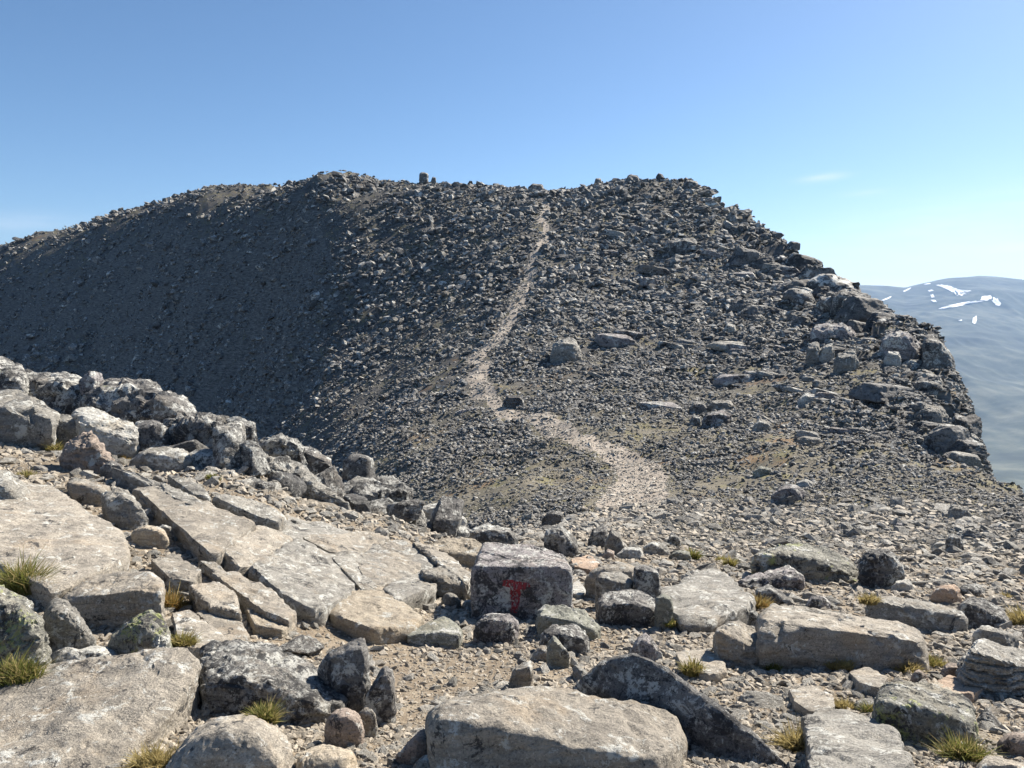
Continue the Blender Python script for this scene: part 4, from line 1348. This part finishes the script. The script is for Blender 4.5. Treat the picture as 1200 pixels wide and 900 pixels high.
def rubble(n, r0, r1, mean, sig, seed):
    x, y, r = polar(n, r0, r1, 64)
    s = r ** 0.9 * np.exp(RS.normal(mean, sig, n))
    P = np.stack([x, y, 0 * x], 1)
    den = fbm(P * 0.55, 3, seed)
    keep = (RS.uniform(size=n) < 0.55 + 1.1 * den) & (~bare_ground(x, y) | (RS.uniform(size=n) < 0.12))
    return x[keep], y[keep], r[keep], s[keep]

x, y, r, s = rubble(19000, 2.6, 26, -4.4, 0.55, 131)
s = np.minimum(s, r * 0.021)
z = height(x, y) + s * 0.1
k = len(x)
scatter('rubble', np.stack([x, y, z], 1), np.stack([s * 1.35, s, s * RS.uniform(0.6, 1.0, k)], 1),
        np.stack([RS.normal(0.0, 0.3, k), RS.normal(0, 0.3, k), RS.uniform(0, 6.28, k)], 1), RS.randint(0, 14, k),
        variants('rubble_stone', 14, M_RUBBLE, 0.4, 0.8, 500, 18), 'broken grey rubble lying between the foreground boulders')

# ------------------------------------------------------------------ countable loose stones
protos = {}
for key, m, lab in (('buff', 'warm', 'loose buff stone lying among the gravel of the foreground'),
                    ('grey', 'grey', 'loose grey stone lying among the gravel of the foreground'),
                    ('dark', 'dark', 'loose dark lichened stone lying among the foreground rubble')):
    protos[key] = []
    for k in range(6):
        rng = np.random.RandomState(900 + k + 10 * len(protos))
        me, org = rock_mesh('loose_stone', random_points(rng, rng.uniform(0.45, 0.8), 14) * 0.5, rock_mat(m), 900 + k, 18, 4, 0.03, 0.01, 0, 4)
        protos[key].append(me)
    protos[key + '_label'] = lab
count = 0
tries = 0
LOOSE = []
while count < 270 and tries < 12000:
    tries += 1
    px, py = RS.uniform(-20, 1220), (605 + 295 * RS.uniform() ** 1.25) if RS.uniform() < 0.3 else RS.uniform(670, 895)
    if px < 520 and py < 640:
        continue
    g = ground_hit(px, py)
    if g[1] > 22:
        continue
    s = g[1] / FOC * float(np.clip(np.exp(RS.normal(3.1, 0.45)), 13, 58 if g[1] < 6.5 else 30)) * 1.1
    if not clear_of(g[:1], g[1:2], s * 0.3, -0.02)[0]:
        continue
    if bare_ground(g[:1], g[1:2])[0] and (RS.uniform() > 0.2 or s * FOC / g[1] > 30):
        continue
    key = ['buff', 'grey', 'dark'][RS.choice(3, p=[0.35, 0.4, 0.25])]
    o = link('loose_stone', protos[key][RS.randint(6)], (g[0], g[1], g[2] - 0.22 * s))
    o.scale = (s * 1.2, s * RS.uniform(0.7, 1.0), s * RS.uniform(0.45, 0.95))
    o.rotation_euler = (RS.normal(0, 0.2), RS.normal(0, 0.2), RS.uniform(0, 6.28))
    tag(o, protos[key + '_label'], 'stone', 'loose %s stones on the near ground' % key, 'thing')
    PLACED.append((g[0], g[1], s * 0.5))
    LOOSE.append((o, key, g[0], g[1], s))
    count += 1

# say where each loose stone lies, by the described boulder nearest to it
said = {}
for o, key, gx, gy, s in LOOSE:
    lx, ly, what = min(LANDMARKS, key=lambda t: (t[0] - gx) ** 2 + (t[1] - gy) ** 2)
    bx, by = gx - lx, gy - ly
    side = ('right of' if bx > 0 else 'left of') if abs(bx) > 0.6 * abs(by) else ('behind' if by > 0 else 'in front of')
    said.setdefault((key, side, what), []).append((s * FOC / gy, o))
for (key, side, what), group in said.items():
    group.sort(key=lambda t: -t[0])
    sizes = [''] if len(group) == 1 else ['larger ', 'smaller '] if len(group) == 2 else ['largest ', 'middle-sized ', 'smallest '] if len(group) == 3 else None
    for k, (_, o) in enumerate(group):
        o['label'] = '%sloose %s stone %s the %s' % ((sizes[k] if sizes else ''), key, side, what)

# blocks filling the jumble on the knoll, and crag blocks along the cliff edge
def block_protos(stem, mats, n, seed, p=26, flat=(0.5, 0.9)):
    out = []
    for k in range(n):
        rng = np.random.RandomState(seed + k)
        out.append(rock_mesh(stem, blocky_points(rng, rng.uniform(*flat)) * 0.6, rock_mat(mats[k % len(mats)]), seed + k, p, 4, 0.03, 0.015, 0.0, 4)[0])
    return out

kp = block_protos('boulder', ['speckled@mid', 'dark@mid', 'crag@mid'], 9, 1500)
crest = np.array([(0, 430, 12.6), (60, 452, 12.8), (120, 462, 12.6), (180, 480, 12.2), (240, 500, 11.4), (290, 522, 11.0), (340, 536, 11.6), (400, 560, 12.6), (450, 590, 12.6), (520, 606, 12.0)])
for k in range(34):
    u = RS.uniform(0, len(crest) - 1.001)
    a_, b_ = crest[int(u)], crest[int(u) + 1]
    px, py, D_ = a_ + (b_ - a_) * (u % 1)
    D_ = D_ - RS.uniform(0.0, 2.4)
    px = px + RS.uniform(-15, 15)
    qd = direction(px, 500)
    gx, gy = qd[0] / qd[1] * D_, D_
    gz = float(height([gx], [gy])[0])
    s = RS.uniform(0.3, 0.6)
    o = link('boulder', kp[k % 9], (gx, gy, gz - RS.uniform(0.0, 0.14)))
    o.scale = (s * 1.2, s, s * RS.uniform(0.8, 1.1))
    o.rotation_euler = (RS.normal(0, 0.25), RS.normal(0, 0.25), RS.uniform(0, 6.28))
    tag(o, 'lichened block wedged in the boulder jumble along the knoll crest, ' + ('left part' if px < 150 else 'middle part' if px < 320 else 'right end by the drop'), 'boulder', 'blocks in the jumble on the knoll', 'thing')

cp = block_protos('crag_block', ['crag@far', 'grey@far', 'crag@far', 'dark@far', 'crag@far'], 15, 1600, 24, (0.4, 0.8))
for k in range(110):
    gy = float(np.exp(RS.uniform(math.log(33), math.log(125))))
    gx = float(np.interp(gy, EDGE[:, 0], EDGE[:, 1])) - abs(RS.normal(0, 1)) * (1.5 + 0.045 * gy) - 0.3
    gz = float(height([gx], [gy])[0])
    s = (0.4 + 0.0165 * gy) * float(np.exp(RS.normal(0, 0.4)))
    o = link('crag_block', cp[k % 15], (gx, gy, gz - 0.24 * s))
    o.scale = (s * 1.5, s, s * RS.uniform(0.7, 1.1))
    o.rotation_euler = (RS.normal(0.08, 0.06), RS.normal(0.14, 0.06), RS.normal(0.5, 0.14))
    tag(o, 'dark crag block on the cliff edge, ' + ('high below the right summit' if gy > 95 else 'level with the large outcrop' if gy > 62 else 'below the large outcrop' if gy > 46 else 'lowest near the saddle'), 'boulder', 'crag blocks along the cliff edge', 'thing')

# broken ledges of bedding plates on the slope right of the path
lp = block_protos('ledge_plate', ['crag@far', 'grey@far', 'purple@far', 'dark@far'], 12, 1700, 30, (0.22, 0.45))
for cx, cy, m in [(700, 300, 4), (760, 270, 5), (805, 290, 5), (860, 300, 6), (900, 320, 6), (930, 345, 5), (820, 330, 5), (770, 350, 4), (880, 365, 6), (920, 400, 5),
                  (850, 410, 5), (800, 400, 4), (730, 400, 3), (700, 440, 4), (860, 450, 4), (760, 470, 3), (900, 440, 5), (960, 460, 5), (1000, 470, 4), (1010, 510, 4), (950, 510, 3)]:
    for k in range(m):
        g = ground_hit(cx + RS.normal(0, 22), cy + RS.normal(0, 5))
        if g[1] > 170 or edge_offset(g[0], g[1]) > -1:
            continue
        s = g[1] * 0.019 * float(np.exp(RS.normal(0, 0.35)))
        o = link('ledge_plate', lp[RS.randint(12)], (g[0], g[1], g[2] - 0.12 * s))
        o.scale = (s * 1.5, s * 0.9, s * RS.uniform(0.7, 1.2))
        o.rotation_euler = (RS.normal(0.05, 0.1), RS.normal(0.14, 0.08), RS.normal(0.1, 0.35))
        tag(o, 'flat bedding plate in the broken ledges on the right slope, ' + ('high under the summit' if g[1] > 110 else 'halfway up' if g[1] > 70 else 'low towards the saddle'), 'boulder', 'plates of the broken ledges on the right slope', 'thing')

# ------------------------------------------------------------------ grass
def grass_material(name, a, b_):
    m, nt, b = mat(name)
    N = NT(nt)
    tc = N.node('ShaderNodeTexCoord')
    n = N.noise(tc.outputs['Object'], 30, 3, 0.6)
    N.link(N.ramp(n, [(0.35, a), (0.65, b_)]), b.inputs['Base Color'])
    b.inputs['Roughness'].default_value = 0.7
    b.inputs['Specular IOR Level'].default_value = 0.2
    tr = N.node('ShaderNodeBsdfTranslucent')
    N.link(N.ramp(n, [(0.35, a), (0.65, b_)]), tr.inputs['Color'])
    ms = N.node('ShaderNodeMixShader')
    ms.inputs[0].default_value = 0.45
    N.link(b.outputs[0], ms.inputs[1])
    N.link(tr.outputs[0], ms.inputs[2])
    N.link(ms.outputs[0], nt.nodes['Material Output'].inputs['Surface'])
    return m

M_GRASS = {'green': grass_material('green_grass', (0.10, 0.12, 0.03), (0.22, 0.22, 0.06)),
           'straw': grass_material('straw_grass', (0.28, 0.22, 0.09), (0.46, 0.38, 0.17)),
           'mixed': grass_material('mixed_grass', (0.14, 0.145, 0.035), (0.34, 0.29, 0.10)),
           'rusty': grass_material('rusty_grass', (0.20, 0.165, 0.04), (0.36, 0.20, 0.07))}

bpy.context.view_layer.update()
def seen_surface(px, py):
    """the ground, or a boulder standing in front of it, at a photograph pixel"""
    g, on = ground_hit(px, py), False
    d = Vector(direction(px, py)).normalized()
    far = np.linalg.norm(g)
    for o in ROCK_OBJECTS:
        ok, loc, nrm, _ = o.ray_cast(-o.matrix_world.translation, d)
        if ok:
            p = np.array(loc + o.matrix_world.translation)
            if np.linalg.norm(p) < far:
                g, far, on = p, np.linalg.norm(p), True
    return g, on

def tuft(px, py, wpx, hpx, kind, label, n=220):
    g, on_rock = seen_surface(px, py)
    w, h = wpx * g[1] / FOC / 2, hpx * g[1] / FOC
    rng = np.random.RandomState(int(px * 7 + py))
    n = int(n * 2.2)
    a, r = rng.uniform(0, 6.283, n), w * np.sqrt(rng.uniform(size=n))
    bx, by = r * np.cos(a), r * 0.7 * np.sin(a)
    bz = np.full(n, -0.02) if on_rock else height(g[0] + bx, g[1] + by) - g[2] - 0.01
    L = h * rng.uniform(0.45, 1.1, n) * (1.15 - 0.5 * r / w)
    la = rng.normal(0, 0.5, n) + 0.35 * bx / w
    lb = rng.normal(0, 0.5, n)
    t = rng.uniform(0, 3.14, n)
    hw = (0.0012 + 0.00065 * g[1]) * rng.uniform(0.6, 1.2, n)
    ex, ey = hw * np.cos(t), hw * np.sin(t)
    rows = []
    for u, ww in ((0, 1.0), (0.5, 0.85), (1.0, 0.12)):
        cx, cy, cz = bx + la * L * u * u, by + lb * L * u * u, bz + L * u * (1 - 0.25 * np.abs(la) * u)
        rows += [np.stack([cx - ex * ww, cy - ey * ww, cz], 1), np.stack([cx + ex * ww, cy + ey * ww, cz], 1)]
    V_ = np.stack(rows, 1).reshape(-1, 3)
    q = np.array([[0, 1, 3, 2], [2, 3, 5, 4]])
    F_ = (np.arange(n)[:, None, None] * 6 + q[None]).reshape(-1, 4)
    me = mesh_from('grass_tuft', V_, F_, M_GRASS[kind], False)
    me.materials.append(M_GRASS['straw'])                     # dead blades among the living
    me.polygons.foreach_set('material_index', np.repeat((rng.uniform(size=n) < 0.35).astype(np.int32), 2))
    o = link('grass_tuft', me, g)
    tag(o, label, 'grass', 'grass tufts between the stones', 'thing')

for a in [
    (118 / 3.6, 560, 22, 12, 'mixed', 'small grass tuft on the bare soil beside the reddish wedge', 120),
    (28, 690, 42, 44, 'green', 'tall green grass tuft at the left edge below the dark jointed boulder', 420),
    (200, 712, 34, 26, 'rusty', 'brownish grass tuft in the crack under the pale ledge', 260),
    (18, 792, 60, 30, 'green', 'wide green grass tuft behind the huge lower left boulder', 420),
    (216, 754, 24, 20, 'mixed', 'short grass tuft right of the yellow-crowned boulder', 200),
    (185, 897, 60, 30, 'straw', 'straw-coloured grass tuft in the shaded gap at the lower left', 320),
    (62, 528, 20, 14, 'mixed', 'grass tuft under the large dark shaded boulder', 120),
    (140, 540, 26, 12, 'rusty', 'reddish-green grass tuft behind the reddish wedge', 140),
    (248, 562, 20, 10, 'green', 'green moss and grass strip below the lichened rocks of the knoll', 120),
    (888, 714, 28, 20, 'rusty', 'green and rust-red grass tuft at the head of the long pale slab', 260),
    (812, 656, 12, 18, 'green', 'upright green grass tuft in the saddle rubble', 120),
    (855, 664, 12, 16, 'mixed', 'upright straw-green grass tuft left of the lichened ridge', 110),
    (984, 778, 32, 14, 'straw', 'straw-coloured grass tuft along the front of the long pale slab', 220),
    (1062, 786, 30, 20, 'straw', 'golden grass tuft under the rounded end of the long pale slab', 260),
    (1090, 780, 34, 16, 'mixed', 'yellow-green grass tuft right of the golden one', 240),
    (1196, 735, 26, 30, 'straw', 'yellow grass tuft at the right edge by the domed dark boulder', 240),
    (936, 878, 44, 34, 'straw', 'dry straw grass tuft at the end of the long tilted slab', 320),
    (988, 830, 24, 16, 'straw', 'small dry grass tuft on the gravel beside the greenish boulder', 180),
    (1016, 834, 16, 16, 'green', 'small green grass tuft at the foot of the greenish boulder', 120),
    (1018, 704, 22, 14, 'straw', 'dry grass tuft at the left end of the long dark-faced block', 150),
    (1128, 890, 46, 36, 'green', 'shaggy green grass tuft below the greenish boulder', 320),
    (812, 786, 24, 20, 'mixed', 'grass tuft behind the crest of the long tilted slab', 180),
    (786, 730, 16, 9, 'green', 'green grass sprig at the foot of the dark heap', 90),
    (906, 782, 16, 14, 'green', 'green grass sprig beside the sloping-topped stone', 110),
    (845, 352 / 0.535, 10, 10, 'mixed', 'tiny grass sprig on the saddle soil', 60),
    (1176, 700, 14, 8, 'straw', 'low yellow grass at the edge of the saddle on the right', 80),
    (310, 842, 30, 26, 'green', 'pale green leafy cushion against the black-lichened boulder', 420),
]:
    tuft(*a)

# ------------------------------------------------------------------ far land, snow, haze
def far_land():
    m, nt, b = mat('far_upland')
    N = NT(nt)
    tc = N.node('ShaderNodeTexCoord')
    v = tc.outputs['Object']
    n1 = N.noise(v, 0.0011, 6, 0.6)
    n2 = N.noise(N.vmath('MULTIPLY', v, (1.0, 1.3, 1.0)), 0.004, 5, 0.65)
    col = N.ramp(N.math('ADD', N.math('MULTIPLY', n1, 0.5), N.math('MULTIPLY', n2, 0.5)),
                 [(0.40, (0.022, 0.03, 0.022)), (0.5, (0.05, 0.062, 0.042)), (0.62, (0.13, 0.135, 0.095))])
    N.link(col, b.inputs['Base Color'])
    b.inputs['Roughness'].default_value = 1.0
    ms, nt, b2 = mat('old_snow')
    b2.inputs['Base Color'].default_value = (0.72, 0.74, 0.77, 1)
    b2.inputs['Roughness'].default_value = 0.7
    return m, ms

M_FAR, M_SNOW = far_land()
FAR_TOP = np.array([(900, 334), (1000, 334), (1035, 335), (1055, 337), (1075, 332), (1100, 327), (1140, 324), (1170, 327), (1200, 330), (1300, 336), (1450, 342)])

def far_height(x, y):
    """the upland across the valley: floor, long slope, round-topped fells"""
    px = x / np.maximum(y, 1) * FOC * CP + PX
    top = np.interp(px, FAR_TOP[:, 0], FAR_TOP[:, 1])
    ang = np.array([direction(600, t)[2] / direction(600, t)[1] for t in np.linspace(300, 360, 61)])
    ang = np.interp(top, np.linspace(300, 360, 61), ang)
    crest = 9000 * ang
    P = np.stack([x, y, 0 * x], 1)
    t = smooth(3000, 9000, y)
    z = -760 + (crest + 760) * (0.75 * t + 0.25 * t ** 4)
    z = z - smooth(9000, 11500, y) * 320
    amp = smooth(2500, 4500, y) * (1 - 0.8 * smooth(7600, 8900, y)) * (1 - smooth(8850, 9000, y))
    z = z + amp * 70 * fbm(P * np.array([1.0, 0.6, 1]) * 0.0012, 4, 91, ridged=True) + amp * 50 * fbm(P * 0.0009, 3, 93) + 12 * fbm(P * 0.003, 3, 95) * (1 - smooth(8000, 8900, y))
    return z

fx = np.concatenate([np.linspace(-11800, 1300, 60)[:-1], np.linspace(1300, 7600, 300), np.linspace(7600, 11800, 40)[1:]])
fy = np.concatenate([np.linspace(-11800, 400, 12), np.linspace(500, 4000, 60)[:-1], np.linspace(4000, 9400, 240), np.linspace(9500, 11800, 30)])
FX, FY = np.meshgrid(fx, fy, indexing='ij')
FZ = np.where(FY > 0, far_height(FX.ravel(), np.maximum(FY.ravel(), 1)).reshape(FX.shape), -760)
FZ = np.where((FY < 1500), -760, FZ)
fi = np.arange(FX.size).reshape(FX.shape)
fq = np.stack([fi[:-1, :-1], fi[1:, :-1], fi[1:, 1:], fi[:-1, 1:]], -1).reshape(-1, 4)
tag(link('far_mountains', mesh_from('far_mountains', np.stack([FX, FY, FZ], -1).reshape(-1, 3), fq, M_FAR)), kind='structure')

# old snow lying on the far fell
def far_hit(px, py):
    d = direction(px, py)
    ys = np.linspace(3500, 9300, 1500)
    p = d[None] * (ys / d[1])[:, None]
    below = p[:, 2] < far_height(p[:, 0], p[:, 1])
    k = np.argmax(below)
    return p[k] if below[k] else None

for label, poly in [
    ('broadest snow patch below the far summit', [(1098, 335), (1107, 334), (1114, 336), (1124, 340), (1139, 341), (1135, 344), (1122, 347), (1117, 344), (1109, 339)]),
    ('forked snow patch on the right shoulder of the far fell', [(1149, 348), (1157, 347), (1162, 347), (1161, 351), (1156, 353), (1150, 352)]),
    ('snow tongue hanging right of the forked snow patch', [(1164, 349), (1169, 351), (1173, 356), (1170, 359), (1166, 357), (1163, 353)]),
    ('long thin snow streak under the forked snow patch', [(1100, 362), (1112, 358), (1128, 355), (1148, 352.4), (1154, 353), (1130, 358), (1114, 361), (1103, 363)]),
    ('lowest small snow patch on the far fell', [(1140, 373), (1144, 371), (1145, 375), (1143, 380), (1139, 379)]),
    ('thin snow streak on the left far ridge', [(1028, 354), (1037, 350.5), (1044, 347.5), (1043, 350), (1036, 352.5)]),
    ('short snow streak in the notch of the far ridge', [(1058, 341.5), (1064, 338.6), (1068, 337), (1066, 339.6), (1060, 342.5)]),
    ('upper small snow fleck left of the broadest snow patch', [(1087, 341), (1092, 339.5), (1094, 341), (1089, 342.4)]),
    ('middle small snow fleck left of the broadest snow patch', [(1090, 346), (1093, 345), (1095, 349), (1092, 350)]),
    ('lower small snow fleck left of the broadest snow patch', [(1091, 352), (1096, 352), (1098, 354.6), (1093, 354.4)]),
    ('snow sliver just under the far summit', [(1082, 333.5), (1089, 332), (1091, 333), (1085, 334.4)]),
    ('tiny snow fleck left of the lowest snow patch', [(1123, 376), (1127, 375), (1127.5, 376.5), (1124, 377)]),
]:
    base = []
    n_ = len(poly)
    for i in range(n_):
        a_, b_ = np.array(poly[i], float), np.array(poly[(i + 1) % n_], float)
        for t_ in np.linspace(0, 1, 8)[:-1]:
            base.append(a_ + (b_ - a_) * t_)
    base = np.array(base)
    c_ = base.mean(0)
    base += (base - c_) * (0.30 * fbm(np.c_[base * 0.7, 0 * base[:, 0]], 2, 17))[:, None]
    rings = [far_hit(*c_)]
    for f_ in (0.5, 1.0):
        rings += [far_hit(*(c_ + (b_ - c_) * f_)) for b_ in base]
    if any(r_ is None for r_ in rings):
        continue
    rings = np.array(rings) + np.array([0, -2, 5])
    m_ = len(base)
    org_ = rings[0].copy()
    fc = [(0, 1 + i, 1 + (i + 1) % m_, 1 + (i + 1) % m_) for i in range(m_)]
    bm_ = bmesh.new()
    vs_ = [bm_.verts.new(r_ - org_) for r_ in rings]
    for i in range(m_):
        j = (i + 1) % m_
        bm_.faces.new((vs_[0], vs_[1 + j], vs_[1 + i]))
        bm_.faces.new((vs_[1 + i], vs_[1 + j], vs_[1 + m_ + j], vs_[1 + m_ + i]))
    bmesh.ops.recalc_face_normals(bm_, faces=bm_.faces)
    me_ = bpy.data.meshes.new('snow_patch')
    bm_.to_mesh(me_)
    bm_.free()
    me_.materials.append(M_SNOW)
    tag(link('snow_patch', me_, org_), label, 'snow', 'snow patches on the far fell', 'thing')

# haze
HB = (12500.0, 12500.0, -800.0, 520.0)
hv = [(sx * HB[0], sy * HB[1], z) for z in HB[2:] for sx, sy in ((-1, -1), (1, -1), (1, 1), (-1, 1))]
hq = [(0, 3, 2, 1), (4, 5, 6, 7), (0, 1, 5, 4), (1, 2, 6, 5), (2, 3, 7, 6), (3, 0, 4, 7)]
mh = bpy.data.materials.new('haze_air')
mh.use_nodes = True
mh.node_tree.nodes.clear()
ho = mh.node_tree.nodes.new('ShaderNodeOutputMaterial')
hp = mh.node_tree.nodes.new('ShaderNodeVolumePrincipled')
hp.inputs['Color'].default_value = (0.36, 0.60, 1.0, 1)
hp.inputs['Density'].default_value = 4.2e-5
hp.inputs['Anisotropy'].default_value = 0.2
mh.node_tree.links.new(hp.outputs[0], ho.inputs['Volume'])
hz = link('haze', mesh_from('haze', hv, hq, mh, False))
tag(hz, 'thin blue summer haze filling the air over the valley', kind='stuff')
